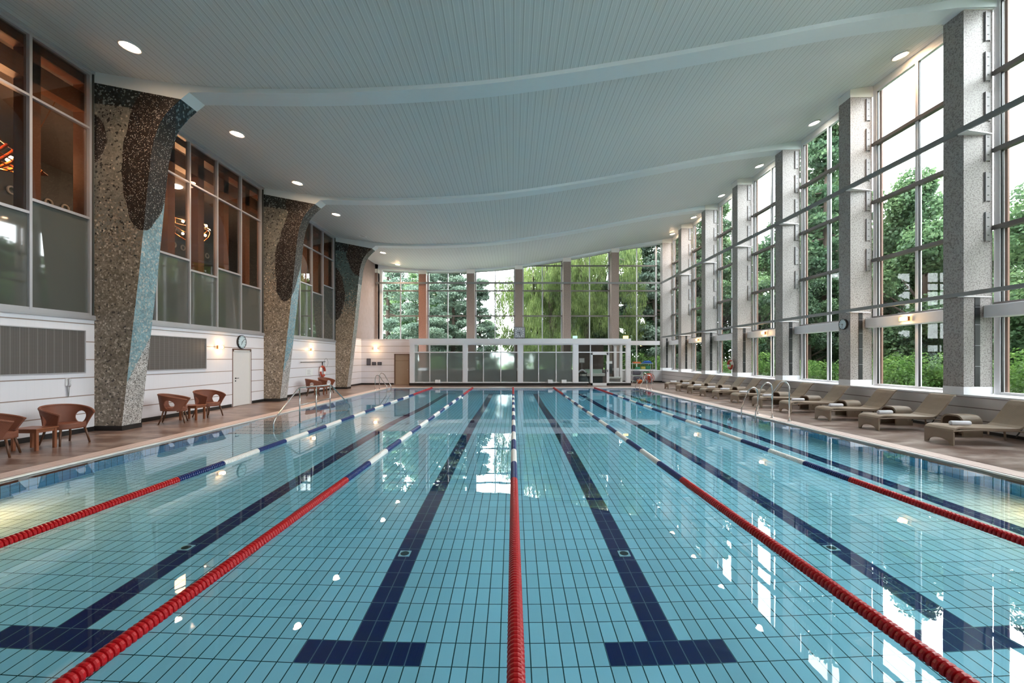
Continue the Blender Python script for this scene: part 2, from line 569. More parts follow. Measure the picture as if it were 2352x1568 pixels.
# ------------------------------------------------------------------ pool basin
def pool_depth(y):
    return interp([(0, -1.10), (13.5, -1.10), (18.5, -1.88), (30, -1.95)], y)
mb = MB()
lines_x = [-3.75, -1.25, 1.25, 3.75, 6.25]
xs = {-PX, PX}
for c_ in lines_x:
    xs |= {c_-0.5, c_-0.125, c_+0.125, c_+0.5}
xs = sorted(xs)
ys = sorted({PY0, PY0+2.0, PY0+2.25, 13.5, PY1-2.25, PY1-2.0, PY1, 18.5})
for i in range(len(xs)-1):
    for j in range(len(ys)-1):
        xa, xb, ya, yb = xs[i], xs[i+1], ys[j], ys[j+1]
        xm, ym = (xa+xb)/2, (ya+yb)/2
        nav = 0
        for c_ in lines_x:
            if abs(xm-c_) < 0.125 and PY0+2.0 < ym < PY1-2.0: nav = 1
            if abs(xm-c_) < 0.5 and (PY0+2.0 < ym < PY0+2.25 or PY1-2.25 < ym < PY1-2.0): nav = 1
        mb.poly([(xa, ya, pool_depth(ya)), (xb, ya, pool_depth(ya)), (xb, yb, pool_depth(yb)), (xa, yb, pool_depth(yb))], nav)
for s in (-1, 1):
    yy = [PY0, 13.5, 18.5, PY1]
    for a, b in zip(yy, yy[1:]):
        q = [(s*PX, a, pool_depth(a)), (s*PX, b, pool_depth(b)), (s*PX, b, 0.0), (s*PX, a, 0.0)]
        mb.poly(q if s < 0 else q[::-1], 2)
for yq in (PY0, PY1):
    q = [(-PX, yq, pool_depth(yq)), (-PX, yq, 0.0), (PX, yq, 0.0), (PX, yq, pool_depth(yq))]
    mb.poly(q if yq == PY1 else q[::-1], 2)
struct(mb, 'floor_pool_basin', ['tile_aqua', 'tile_navy', 'tile_aqua_wall'], 'aqua tiled pool basin with navy lane lines under the water', 'pool', fixn=False)
mb = MB().box(-PX-0.05, PX+0.05, PY0-0.05, PY1+0.05, -2.2, -0.004)
w = mb.build('pool_water', 'pool_water')
tag(w, 'clear still pool water filling the tiled basin', 'water', None, 'structure')
# drains set in the lane lines
dr0 = None
for (dx, dy, lab) in ((-1.28, 4.93, 'in the navy line left of the middle rope, near its tee'), (1.28, 4.93, 'in the navy line right of the middle rope, near its tee'),
                      (-3.83, 4.93, 'in the leftmost navy line, near its tee'), (3.70, 4.93, 'in the navy line second from the sunlounger side'),
                      (-1.25, 9.4, 'in the navy line left of the middle rope, halfway along'), (1.25, 9.4, 'in the navy line right of the middle rope, halfway along'), (-3.75, 9.4, 'in the leftmost navy line, halfway along')):
    if dr0 is None:
        dr = dr0 = empty('floor_drain', cat='drain')
        a = MB().cbox(0, 0, 0.008, 0.13, 0.13, 0.016).build('drain_plate', 'plastic_white', dr, bevel=0.004)
        MB().lathe([(0.0, 0.022), (0.035, 0.022), (0.05, 0.016), (0.052, 0.008)], 18).build('drain_grate', 'dark_metal', dr, smooth=True)
    else:
        dr = copy_tree(dr0)
    place(dr, (dx, dy+0.08, -1.10), 0, 'white square floor drain '+lab, 'floor drains in the pool lines')

# underwater steps on the left side
mb = MB()
mb.box(-PX, -6.2, 12.6, 15.0, -1.2, -0.11)
for k in range(4):
    z = -0.35-0.2*k
    mb.box(-PX, -6.2, 12.3-0.3*k, 12.6-0.3*k, -1.2, z)
    mb.box(-PX, -6.2, 15.0+0.3*k, 15.3+0.3*k, -1.3, z)
struct(mb, 'floor_pool_steps', ['tile_step'], 'pink-grey tiled underwater landing with steps at the left pool side', 'steps')
mb = MB()
for (ya, yb, z) in [(12.6, 15.0, -0.11)]+[(12.3-0.3*k, 12.6-0.3*k, -0.35-0.2*k) for k in range(4)]+[(15.0+0.3*k, 15.3+0.3*k, -0.35-0.2*k) for k in range(4)]:
    mb.box(-6.205, -6.19, ya, yb, -1.3, z-0.012)
struct(mb, 'wall_pool_steps', ['tile_step_wall'], 'blue tiled side face of the underwater steps', 'steps')

# ------------------------------------------------------------------ deck, coping
ROOM = (LX-0.2, 12.3, YB, YF+0.3)
mb = MB()
CW = 0.42
for (a, b, c_, d) in ((ROOM[0], -PX-CW, YB, YF+0.2), (PX+CW, ROOM[1], YB, YF+0.2), (-PX-CW, PX+CW, YB, PY0-CW), (-PX-CW, PX+CW, PY1+CW, YF+0.2)):
    mb.box(a, b, c_, d, -0.3, DZ)
struct(mb, 'floor', 'deck_stone', 'polished brown marbled stone floor around the pool', 'floor')
mb = MB()
for s in (-1, 1):
    x0, x1 = sorted((s*(PX+0.07), s*(PX+CW)))
    mb.box(x0, x1, PY0-CW, PY1+CW, -0.3, DZ+0.002, 0)
    x0, x1 = sorted((s*PX, s*(PX+0.07)))
    mb.box(x0, x1, PY0-0.07, PY1+0.07, -0.3, DZ-0.004, 2)
for (ya, yb, yc, yd) in ((PY0-CW, PY0-0.07, PY0-0.07, PY0), (PY1+0.07, PY1+CW, PY1, PY1+0.07)):
    mb.box(-PX-0.07, PX+0.07, ya, yb, -0.3, DZ+0.002, 1)
    mb.box(-PX, PX, yc, yd, -0.3, DZ-0.004, 2)
struct(mb, 'trim_pool_coping', ['coping_side', 'coping_end', 'coping_edge'], 'pink grooved stone coping with white lip around the pool', 'coping')

# ------------------------------------------------------------------ lane ropes
def float_section(length=1.0, pitch=0.0417, n=14):
    prof = []
    k = int(round(length/pitch)); p = length/k
    for i in range(k):
        y = i*p
        prof += [(0.030, y), (0.047, y+p*0.10), (0.054, y+p*0.30), (0.054, y+p*0.62), (0.046, y+p*0.86)]
    prof.append((0.030, length))
    return MB().lathe(prof, n, axis='y')
F = {c_: float_section().mesh('float_section_'+c_, 'float_'+c_, smooth=False) for c_ in ('red', 'blue', 'white')}
rope_labels = ['far left lane rope beside the pool steps, red then blue and white floats', 'second lane rope from the left, red then blue and white floats',
               'middle lane rope running straight away, red then blue and white floats', 'second lane rope from the right, red then blue and white floats', 'lane rope nearest the sunloungers, red then blue and white floats']
rope0 = None
for i, x in enumerate((-5.0, -2.5, 0.0, 2.5, 5.0)):
    if rope0 is None:
        rp = rope0 = empty('lane_rope', cat='lane rope')
        MB().tube([(0, PY0-0.02, 0), (0, PY1+0.02, 0)], 0.008, 6).build('cable', 'plastic_white', rp)
        for k in range(25):
            col = 'red' if (k < 5 or k > 19) else ('blue' if (k-5) % 2 == 0 else 'white')
            o = bpy.data.objects.new(col+'_float_section', F[col]); C.objects.link(o); o.parent = rp
            o.location = (0, PY0+k, 0)
    else:
        rp = copy_tree(rope0)
    place(rp, (x, 0, 0.012), 0, rope_labels[i], 'lane ropes across the pool')

# ------------------------------------------------------------------ ceiling and beams
mb = MB()
NXC = 90
mb.grid(lambda u, v: (-10.7+23.1*u, YB-0.2+v*(YF+0.8-YB), cei(-10.7+23.1*u)), NXC, 6)
struct(mb, 'ceiling', 'ceiling_slats', 'curved blue-grey slatted ceiling', 'ceiling', solid=0.04, smooth=True, fixn=False)
mb = MB().box(-10.9, 12.5, YB-0.3, YF+0.6, 11.2, 11.4)
struct(mb, 'ceiling_roof_slab', 'plaster_rough', 'roof slab above the slatted ceiling', 'roof')
COLY = [10.65+7.24*k for k in (-1, 0, 1, 2)]
def beam(y0, y1, left=True):
    xsb = [-8.26, -8.05]+[-7.6+0.6*i for i in range(32)]
    bot = [(-10.4, 8.66), (-8.26, 8.25), (-8.05, 8.42)] if left else [(-10.4, 8.60), (-8.8, 8.48), (-8.05, 8.42)]
    bot += [(x, sof(x)) for x in xsb[2:] if x < 11.2]+[(11.25, 10.53), (12.1, 10.55)]
    top = [(x, cei(x)+0.06) for x, z in bot][::-1]
    return MB().prism(bot+top, y0, y1)
for k, y in enumerate(COLY):
    struct(beam(y, y+0.55), 'ceiling_beam', 'beam_white', ['curved white ceiling beam above the camera', 'nearest curved white ceiling beam in view', 'middle curved white ceiling beam', 'farthest curved white ceiling beam'][k], 'beam')
struct(beam(YF-0.65, YF-0.1, False), 'ceiling_beam', 'beam_white', 'white beam over the far window wall', 'beam')

# ------------------------------------------------------------------ mosaic columns
def mosaic(name, blobs, tone, face_tone):
    n = NT(name)
    uv = n.coords('UV')
    ux, uz, _ = n.xyz(uv)
    wob = n.noise(uv, 2.2, 2)
    u = n.math('MULTIPLY_ADD', n.math('SUBTRACT', wob, 0.5), 0.16, ux)
    # stone chips of the ground colour
    vc = n.voronoi(uv, 25, 'Color')
    r, g, b = n.xyz(vc)
    edge = n.voronoi(uv, 25, 'Distance')
    base_lo = n.ramp(r, [(0.0, (0.06, 0.05, 0.04)), (0.05, (0.18, 0.145, 0.105)), (0.38, (0.24, 0.20, 0.155)), (0.72, (0.32, 0.265, 0.205)), (0.90, (0.52, 0.44, 0.36))], 'CONSTANT')
    base_hi = n.ramp(r, [(0.0, (0.02, 0.02, 0.02)), (0.09, tuple(k*0.8 for k in tone)), (0.45, tone), (0.85, tuple(k*1.25 for k in tone)), (0.97, (0.4, 0.35, 0.28))], 'CONSTANT')
    zf = n.math('MULTIPLY_ADD', uz, 0.55, -2.3, clamp=True)
    zf2 = n.math('GREATER_THAN', n.math('MULTIPLY_ADD', n.math('SUBTRACT', g, 0.5), 0.9, zf), 0.5)
    base = n.mix(zf2, base_lo, base_hi)
    # light blue side with tan and white chips, pebbles below
    blue = n.ramp(g, [(0.0, tuple(k*0.75 for k in face_tone)), (0.4, face_tone), (0.72, (0.31, 0.36, 0.36)), (0.86, (0.50, 0.48, 0.44))], 'CONSTANT')
    pv = n.voronoi(uv, 58, 'Color')
    pr, pg, pb = n.xyz(pv)
    white_peb = n.ramp(pr, [(0.0, (0.12, 0.10, 0.09)), (0.25, (0.40, 0.36, 0.33)), (0.55, (0.60, 0.56, 0.54))], 'CONSTANT')
    dist = n.voronoi(uv, 34, 'Distance')
    dr_, dg_, db_ = n.xyz(n.voronoi(uv, 34, 'Color'))
    dotm = n.math('MULTIPLY', n.math('LESS_THAN', dist, 0.30), n.math('GREATER_THAN', dr_, 0.35))
    dark_peb = n.mix(dotm, n.ramp(pr, [(0.0, (0.006, 0.006, 0.006)), (0.5, (0.017, 0.010, 0.008))], 'CONSTANT'), n.ramp(dg_, [(0.0, (0.26, 0.22, 0.18)), (0.5, (0.60, 0.57, 0.52))], 'CONSTANT'))
    at = n.n.new('ShaderNodeAttribute'); at.attribute_name = 'side'
    side = at.outputs['Fac']
    su = n.n.new('ShaderNodeAttribute'); su.attribute_name = 'acro'
    low = n.math('LESS_THAN', n.math('MULTIPLY_ADD', su.outputs['Fac'], -1.2, uz), 1.2)
    face = n.mix(low, blue, white_peb)
    tzf = n.ramp(r, [(0.0, (0.01, 0.014, 0.014)), (0.5, (0.018, 0.03, 0.034)), (0.82, (0.16, 0.20, 0.20))], 'CONSTANT')
    face = n.mix(n.math('GREATER_THAN', uz, 6.2), face, tzf)
    col = n.mix(side, base, face)
    mot = n.noise(uv, 60, 3, 0.7)
    mot2 = n.noise(uv, 3, 3, 0.6)
    mo = n.math('ADD', n.math('MULTIPLY_ADD', mot, 0.9, 0.1), n.math('MULTIPLY', mot2, 0.9))
    col = n.mix(1.0, col, n.comb(mo, mo, mo), 'MULTIPLY')
    # top dark teal region
    topd = n.math('GREATER_THAN', n.math('MULTIPLY_ADD', u, 0.12, uz), 9.10-2.2)
    tz = n.ramp(r, [(0.0, (0.01, 0.014, 0.014)), (0.5, (0.018, 0.03, 0.034)), (0.82, (0.16, 0.20, 0.20))], 'CONSTANT')
    col = n.mix(topd, col, tz)
    for (cu, cz, a, b_, tilt) in blobs:
        du = n.math('SUBTRACT', n.math('SUBTRACT', u, cu), n.math('MULTIPLY', n.math('SUBTRACT', uz, cz), tilt))
        dz = n.math('SUBTRACT', uz, cz)
        e = n.math('ADD', n.math('POWER', n.math('ABSOLUTE', n.math('DIVIDE', du, a)), 2.0), n.math('POWER', n.math('ABSOLUTE', n.math('DIVIDE', dz, b_)), 1.5))
        col = n.mix(n.math('LESS_THAN', e, 1.0), col, dark_peb)
    n.done(col, 0.42, normal=n.bump(edge, 0.35, 0.01))
mosaic('mosaic_first', [(-9.0, 6.95, 0.72, 1.95, 0.10), (-10.5, 7.27, 0.42, 0.62, 0.0)], (0.17, 0.165, 0.14), (0.25, 0.38, 0.42))
mosaic('mosaic_second', [(-9.15, 6.4, 0.72, 2.2, 0.18), (-8.6, 8.3, 0.9, 0.9, 0.0)], (0.15, 0.15, 0.13), (0.24, 0.39, 0.45))
mosaic('mosaic_third', [(-8.9, 7.9, 0.85, 1.3, 0.0), (-10.5, 5.6, 0.65, 1.6, 0.0)], (0.075, 0.125, 0.125), (0.30, 0.29, 0.25))
PROF = [(-9.72, 0.0), (-9.58, 1.39), (-9.50, 2.11), (-9.39, 3.09), (-9.30, 3.85), (-9.18, 5.05), (-9.09, 6.0), (-8.99, 6.91), (-8.92, 7.25), (-8.84, 7.49), (-8.76, 7.69), (-8.65, 7.86), (-8.47, 8.06), (-8.26, 8.25)]
def mosaic_column(y0, mat, label):
    root = empty('mosaic_column', (0, 0, 0), 0, label, 'column')
    y1 = y0+0.55
    v = []; f = []; uvs = []; side = []; acro = []
    def quad(p, uv, s, ac):
        k = len(v); v.extend(p); f.append((k, k+1, k+2, k+3)); uvs.extend(uv); side.extend([s]*4); acro.extend(ac)
    zz = [p[1] for p in PROF]
    def leftz(z): return z if z < 8.0 else 8.0+(z-8.0)*0.66/0.25
    for (xa, za), (xb, zb) in zip(PROF, PROF[1:]):
        za_, zb_ = max(za, 0.15) if za < 0.15 else za, zb
        la, lb = leftz(za_), leftz(zb)
        quad([(LX, y0, la), (xa, y0, za_), (xb, y0, zb), (LX, y0, lb)], [(LX, la), (xa, za_), (xb, zb), (LX, lb)], 0, [0]*4)
        quad([(xa, y0, za_), (xa, y1, za_), (xb, y1, zb), (xb, y0, zb)], [(xa, za_), (xa+0.55, za_), (xb+0.55, zb), (xb, zb)], 1, [0, 1, 1, 0])
        quad([(xa, y1, za_), (LX, y1, la), (LX, y1, lb), (xb, y1, zb)], [(xa, za_), (LX, la), (LX, lb), (xb, zb)], 0, [0]*4)
    xb, zb = PROF[-1]
    quad([(LX, y0, 8.66), (xb, y0, zb), (xb, y1, zb), (LX, y1, 8.66)], [(0, 9)]*4, 0, [0]*4)
    me = bpy.data.meshes.new('shaft'); me.from_pydata(v, [], f)
    ul = me.uv_layers.new(name='UVMap')
    for i, l in enumerate(me.loops): ul.data[i].uv = uvs[l.vertex_index]
    for nm, dat in (('side', side), ('acro', acro)):
        a = me.attributes.new(nm, 'FLOAT', 'POINT'); a.data.foreach_set('value', [float(q) for q in dat])
    me.materials.append(MATS[mat])
    o = bpy.data.objects.new('shaft', me); C.objects.link(o); o.parent = root
    MB().box(LX, -9.705, y0-0.012, y1+0.012, DZ, 0.15).build('plinth', 'plinth_black', root)
for y, m_, lab in zip(COLY, ('mosaic_second', 'mosaic_first', 'mosaic_second', 'mosaic_third'),
        ('stone mosaic column beside the camera', 'nearest leaning stone mosaic column with light blue pool side', 'middle leaning stone mosaic column beside the white door', 'farthest leaning stone mosaic column, teal and dark')):
    if y > 5: mosaic_column(y, m_, lab)

# ------------------------------------------------------------------ left wall
YL = 29.4
mb = MB()
DOOR = (15.88, 17.02, 2.17)
mb.box(LX-0.2, LX, YB, DOOR[0], 0, 2.76)
mb.box(LX-0.2, LX, DOOR[1], 25.65, 0, 2.76)
mb.box(LX-0.2, LX, DOOR[0], DOOR[1], DOOR[2], 2.76)
mb.box(LX-0.2, LX, 25.65, YL, 0, 3.15)
mb.box(LX-0.2, LX-0.15, DOOR[0], DOOR[1], 0, DOOR[2])
struct(mb, 'wall_left', 'wall_panel', 'white panelled left wall with thin brown joints', 'wall')
mb = MB().box(LX-0.16, LX+0.035, YB, 25.65, 2.76, 2.88)
for k in range(3):
    mb.box(LX-0.1, LX+0.05-0.01*k, YB, 25.65, 2.775+0.035*k, 2.787+0.035*k)
struct(mb, 'trim_left_sill', 'frame_silver', 'grey metal sill under the left windows', 'sill')
mb = MB()
for a, b in ((YB, 10.63), (11.21, DOOR[0]-0.05), (DOOR[1]+0.05, 17.87), (18.45, 25.1), (25.7, YL)):
    mb.box(LX, LX+0.02, a, b, DZ, 0.14)
struct(mb, 'baseboard_left', 'plinth_black', 'black baseboard of the left wall', 'baseboard')
mb = MB().box(LX-0.3, LX, 25.65, YF, 3.15, 9.2)
struct(mb, 'wall_left_upper', 'plaster_rough', 'rough pinkish plaster wall beyond the last mosaic column', 'wall')
mb = MB().box(LX-0.2, LX+0.02, YB, 25.65, 8.85, 9.1)
struct(mb, 'trim_left_head', 'frame_silver', 'grey metal head rail over the left windows', 'trim')
# white door in left wall
d = tag(empty('door_1', (0, 0, 0)), 'white door in the left wall under the round clock', 'door', None, 'structure')
mb = MB()
a, b, h = DOOR
mb.box(LX-0.14, LX+0.012, a, a+0.03, DZ, h); mb.box(LX-0.14, LX+0.012, b-0.03, b, DZ, h); mb.box(LX-0.14, LX+0.012, a, b, h-0.03, h+0.02)
mb.build('door_frame', 'frame_brown', d)
mb = MB().box(LX-0.12, LX+0.006, a+0.03, a+0.085, DZ, h-0.03); mb.box(LX-0.12, LX+0.006, b-0.085, b-0.03, DZ, h-0.03); mb.box(LX-0.12, LX+0.006, a+0.03, b-0.03, h-0.085, h-0.03)
mb.build('door_lining', 'door_white', d)
leaf = MB().box(LX-0.07, LX-0.01, a+0.09, b-0.09, DZ+0.01, h-0.09).build('door_leaf', 'door_white', d)
hb = MB().cbox(LX+0.0, a+0.19, 1.08, 0.012, 0.05, 0.05); hb.tube([(LX, a+0.19, 1.08), (LX+0.05, a+0.19, 1.08), (LX+0.05, a+0.31, 1.08)], 0.011, 8); hb.cbox(LX, a+0.19, 0.98, 0.014, 0.04, 0.05)
hb.build('door_handle', 'black', leaf)

# left interior windows: (y edges), lower transom heights
def left_window(idx, ye, zt, label, glassback=True):
    w = tag(empty('window_%d' % idx), label, 'window', None, 'structure')
    z0, z1, zu = 2.88, 8.85, 7.48
    fr = MB()
    t = 0.055
    for y in ye: fr.box(LX-0.13, LX+0.0, y-t/2, y+t/2, z0, z1)
    fr.box(LX-0.126, LX-0.004, ye[0], ye[-1], z0+0.001, z0+0.05); fr.box(LX-0.126, LX-0.004, ye[0], ye[-1], z1-0.07, z1-0.001)
    fr.build('window_frame', 'frame_silver', w)
    tr = MB()
    for k, z in enumerate(zt):
        tr.box(LX-0.12, LX-0.005, ye[k], ye[k+1], z-0.03, z+0.03)
        tr.box(LX-0.12, LX-0.005, ye[k], ye[k+1], zu-0.025, zu+0.025)
    tr.build('transom', 'frame_silver', w)
    up = MB(); lo = MB()
    for k, z in enumerate(zt):
        lo.box(LX-0.10, LX-0.05, ye[k]+t/2, ye[k+1]-t/2, z0+0.05, z-0.03)
        up.box(LX-0.085, LX-0.075, ye[k]+t/2, ye[k+1]-t/2, z+0.03, zu-0.025)
        up.box(LX-0.085, LX-0.075, ye[k]+t/2, ye[k+1]-t/2, zu+0.025, z1-0.07)
    up.build('clear_pane', 'dark_glass', w); lo.build('opaque_pane', 'spandrel_glass', w)
    return w
left_window(1, [4.2, 5.47, 6.73, 7.98, 9.25, 10.56], [4.96, 5.26, 4.96, 4.96, 5.26], 'tall left window before the nearest mosaic column')
left_window(2, [11.22, 12.52, 13.82, 15.11, 16.43, 17.72], [5.0, 4.97, 4.67, 5.0, 4.68], 'tall left window between nearest and middle mosaic columns, chandeliers behind')
left_window(3, [18.46, 19.7, 20.97, 22.25, 23.55, 24.95], [5.4, 5.8, 5.58, 5.27, 5.86], 'tall left window between middle and farthest mosaic columns')
left_window(4, [-3.9, -2.6, -1.3, 0.0, 1.3, 2.6, 3.9], [5.0]*6, 'tall left window behind the camera')
mb = MB()
for y in COLY: mb.box(LX-0.2, LX, y-0.02, y+0.57, 2.8, 9.0)
mb.box(LX-0.2, LX, 3.9, 4.2, 2.8, 9.0); mb.box(LX-0.2, LX, 25.0, 25.7, 2.8, 9.0)
struct(mb, 'wall_left_piers', 'dark_wall', 'piers behind the mosaic columns', 'wall')

# lobby behind the left windows
mb = MB().box(-17.2, LX-0.2, YB, 27, 2.6, 2.8)
struct(mb, 'floor_lobby', 'room_floor', 'brown floor of the lobby behind the left windows', 'floor')
mb = MB().box(-17.2, LX-0.2, YB, 27, 8.9, 9.1)
struct(mb, 'ceiling_lobby', 'room_ceiling', 'grey ceiling of the lobby behind the left windows', 'ceiling')
mb = MB().box(-17.2, -17.0, YB, 27, 2.6, 9.1).box(-17.2, LX-0.2, YB-0.2, YB, 2.6, 9.1).box(-17.2, LX-0.2, 27, 27.2, 2.6, 9.1)
struct(mb, 'wall_lobby', 'dark_wall', 'dark grey-green wall of the lobby behind the left windows', 'wall')
mb = MB()
for y in [4.2+1.29*k for k in range(17)]:
    mb.box(-11.05, -10.75, y+0.12, y+0.40, 2.8, 8.9)
mb.box(-11.05, -10.75, YB, 27, 8.0, 8.45)
mb.box(-11.05, -10.75, YB, 27, 8.7, 8.9)
struct(mb, 'wall_lobby_posts', 'wood_orange', 'orange timber posts and header inside the lobby', 'wall')
# ring ornaments on the lobby wall
g0 = None
for k, y in enumerate([14.5+0.58*i for i in range(17)]):
    for j, z in enumerate((7.5,)):
        if g0 is None:
            o = g0 = MB().tube([(0, 0.12*math.cos(t), 0.12*math.sin(t)) for t in [2*PI*q/20 for q in range(20)]], 0.035, 6, closed=True).build('wall_ring', 'ring_pale', smooth=True)
            tag(o, cat='ornament')
        else:
            o = g0.copy(); C.objects.link(o)
        place(o, (-16.95, y, z), 0, 'pale ring ornament in a row on the lobby wall', 'ring ornaments on the lobby wall')

def chandelier(y0, z0, label, ph):
    root = empty('wave_chandelier', (-13.2, y0, z0), 0, label, 'chandelier')
    pts = []
    for k in range(49):
        t = k/48*2*PI
        pts.append((0.60*math.cos(t), 1.30*math.sin(t), 0.22*math.sin(2*t+ph)-0.13*math.sin(t)))
    MB().tube(pts, 0.03, 6, closed=True).build('lower_wire', 'brass', root, smooth=True)
    MB().tube([(p[0]*0.86, p[1]*0.92, p[2]*0.7+0.22) for p in pts], 0.02, 6, closed=True).build('upper_wire', 'brass', root, smooth=True)
    br = MB()
    for k in range(0, 48, 2):
        p = pts[k]
        br.tube([p, (p[0]*0.86, p[1]*0.92, p[2]*0.7+0.22)], 0.007, 5)
    br.build('stay', 'brass', root)
    MB().tube([(0, 0.5, 0.2), (0, 0.45, 8.9-z0)], 0.006, 5).tube([(0, -0.5, 0.2), (0, -0.45, 8.9-z0)], 0.006, 5).build('suspension', 'brass', root)
    for k in range(0, 48, 4):
        p = pts[k]
        MB().lathe([(0, -0.05), (0.04, -0.03), (0.05, 0.01), (0.03, 0.05), (0, 0.06)], 10, c=(p[0]*0.93, p[1]*0.96, p[2]*0.85+0.15)).build('bulb', 'bulb_warm', root, smooth=True)
    l = bpy.data.lights.new('chandelier_glow', 'POINT'); l.energy = 110; l.color = (1, 0.55, 0.28); l.shadow_soft_size = 0.35
    lo = bpy.data.objects.new('chandelier_glow', l); C.objects.link(lo); lo.location = (0, 0, 0.1); lo.parent = root
chandelier(17.15, 7.05, 'glowing brass wave-shaped chandelier behind the second left window', 0.0)
# basket pendant near the first window
root = empty('basket_pendant', (-12.6, 10.15, 6.95), 0, 'glowing boat-shaped brass basket pendant behind the nearest left window', 'pendant lamp')
for k in range(9):
    s_ = (k-4)/4
    MB().tube([(0.33*s_*math.sin(PI*(q/16)), -1.05+2.1*q/16, -0.55*math.sin(PI*q/16)*(1-0.55*s_*s_)+0.25) for q in range(17)], 0.012, 5).build('rib', 'brass', root)
lb = MB()
for k in range(14):
    q = (k+1.5)/16
    lb.tube([(0.36*s_*math.sin(PI*q), -1.05+2.1*q, -0.55*math.sin(PI*q)*(1-0.55*s_*s_)+0.26) for s_ in [-1+i/6 for i in range(13)]], 0.028, 5)
lb.build('slat', 'brass', root)
MB().tube([(0, -0.6, 0.15), (0, -0.6, 2.1)], 0.008, 5).tube([(0, 0.6, 0.15), (0, 0.6, 2.1)], 0.008, 5).build('suspension', 'brass', root)
for yy in (-0.45, 0.0, 0.45):
    MB().lathe([(0, -0.06), (0.05, -0.03), (0.06, 0.01), (0.03, 0.06), (0, 0.07)], 10, c=(0, yy, 0.05)).build('bulb', 'bulb_warm', root, smooth=True)
l = bpy.data.lights.new('pendant_glow', 'POINT'); l.energy = 70; l.color = (1, 0.55, 0.28); l.shadow_soft_size = 0.3
lo = bpy.data.objects.new('pendant_glow', l); C.objects.link(lo); lo.location = (-12.6, 10.3, 7.0)
root.scale = (1.5, 1.35, 1.5); root.rotation_euler = (math.radians(-22), 0, 0)
# lobby ceiling lamp
o = MB().lathe([(0.0, 8.84), (0.2, 8.84), (0.23, 8.86), (0.23, 8.9)], 24, c=(-13.85, 17.6, 0)).build('round_ceiling_lamp', 'bulb_downlight_white', smooth=False)
tag(o, 'round white ceiling lamp lit in the lobby above the chandeliers', 'ceiling lamp')
area('lobby_light', (-14.6, 16.5, 8.7), 2.5, 14, (0, 0, 0), 75, (1, 0.74, 0.55))

# grilles on left wall
for (a, b, lab) in ((6.6, 10.38, 'long grey louvred grille on the left wall before the nearest mosaic column'), (11.75, 14.48, 'grey louvred grille on the left wall behind the mid pair of chairs')):
    r = empty('wall_grille', (0, 0, 0), 0, lab, 'grille')
    MB().box(LX, LX+0.025, a, b, 1.49, 2.48).build('louvre_panel', 'grille_slats', r)
    f_ = MB().box(LX, LX+0.04, a-0.02, b+0.02, 2.48, 2.50).box(LX, LX+0.04, a-0.02, b+0.02, 1.47, 1.49).box(LX, LX+0.04, a-0.02, a, 1.49, 2.48).box(LX, LX+0.04, b, b+0.02, 1.49, 2.48)
    f_.build('grille_frame', 'frame_silver', r)

# clocks
def round_clock(loc, rz, d, label, face, hour, minute):
    """face looks along local +Y"""
    r = empty('round_clock', loc, rz, label, 'clock')
    R = d/2
    MB().lathe([(R, 0.0), (R, 0.06), (R*0.93, 0.066), (R*0.93, 0.05)], 36, axis='y').build('clock_rim', 'black', r, smooth=False)
    MB().lathe([(0, 0.052), (R*0.93, 0.052), (R*0.93, 0.045)], 36, axis='y').build('clock_dial', face, r)
    mk = MB()
    for k in range(12):
        t = 2*PI*k/12
        c_, s_ = math.cos(t), math.sin(t)
        w_, r0, r1 = R*0.03, R*0.72, R*0.88
        pts = [(r0*s_-w_*c_, r0*c_+w_*s_), (r0*s_+w_*c_, r0*c_-w_*s_), (r1*s_+w_*c_, r1*c_-w_*s_), (r1*s_-w_*c_, r1*c_+w_*s_)]
        mk.prism(pts, 0.052, 0.056)
    mk.build('hour_mark', 'black', r)
    for nm, ang, ln, w_ in (('hour_hand', hour, 0.5, 0.05), ('minute_hand', minute, 0.78, 0.035)):
        c_, s_ = math.cos(ang), math.sin(ang)
        w_ *= R
        pts = [(-w_*c_-0.1*R*s_, w_*s_-0.1*R*c_), (w_*c_-0.1*R*s_, -w_*s_-0.1*R*c_), (ln*R*s_+w_*c_*0.5, ln*R*c_-w_*s_*0.5), (ln*R*s_-w_*c_*0.5, ln*R*c_+w_*s_*0.5)]
        MB().prism(pts, 0.058, 0.062).build(nm, 'black', r)
    return r
# local x appears mirrored when seen from the front, angles are set for the view
round_clock((LX, 16.38, 2.45), -PI/2, 0.51, 'round pale clock with black rim above the white door', 'clock_face', -math.radians(205), -math.radians(50))
round_clock((RX, 14.6, 2.98), PI/2, 0.36, 'small round black-rimmed clock on the second granite column', 'clock_face', -math.radians(280), -math.radians(190))

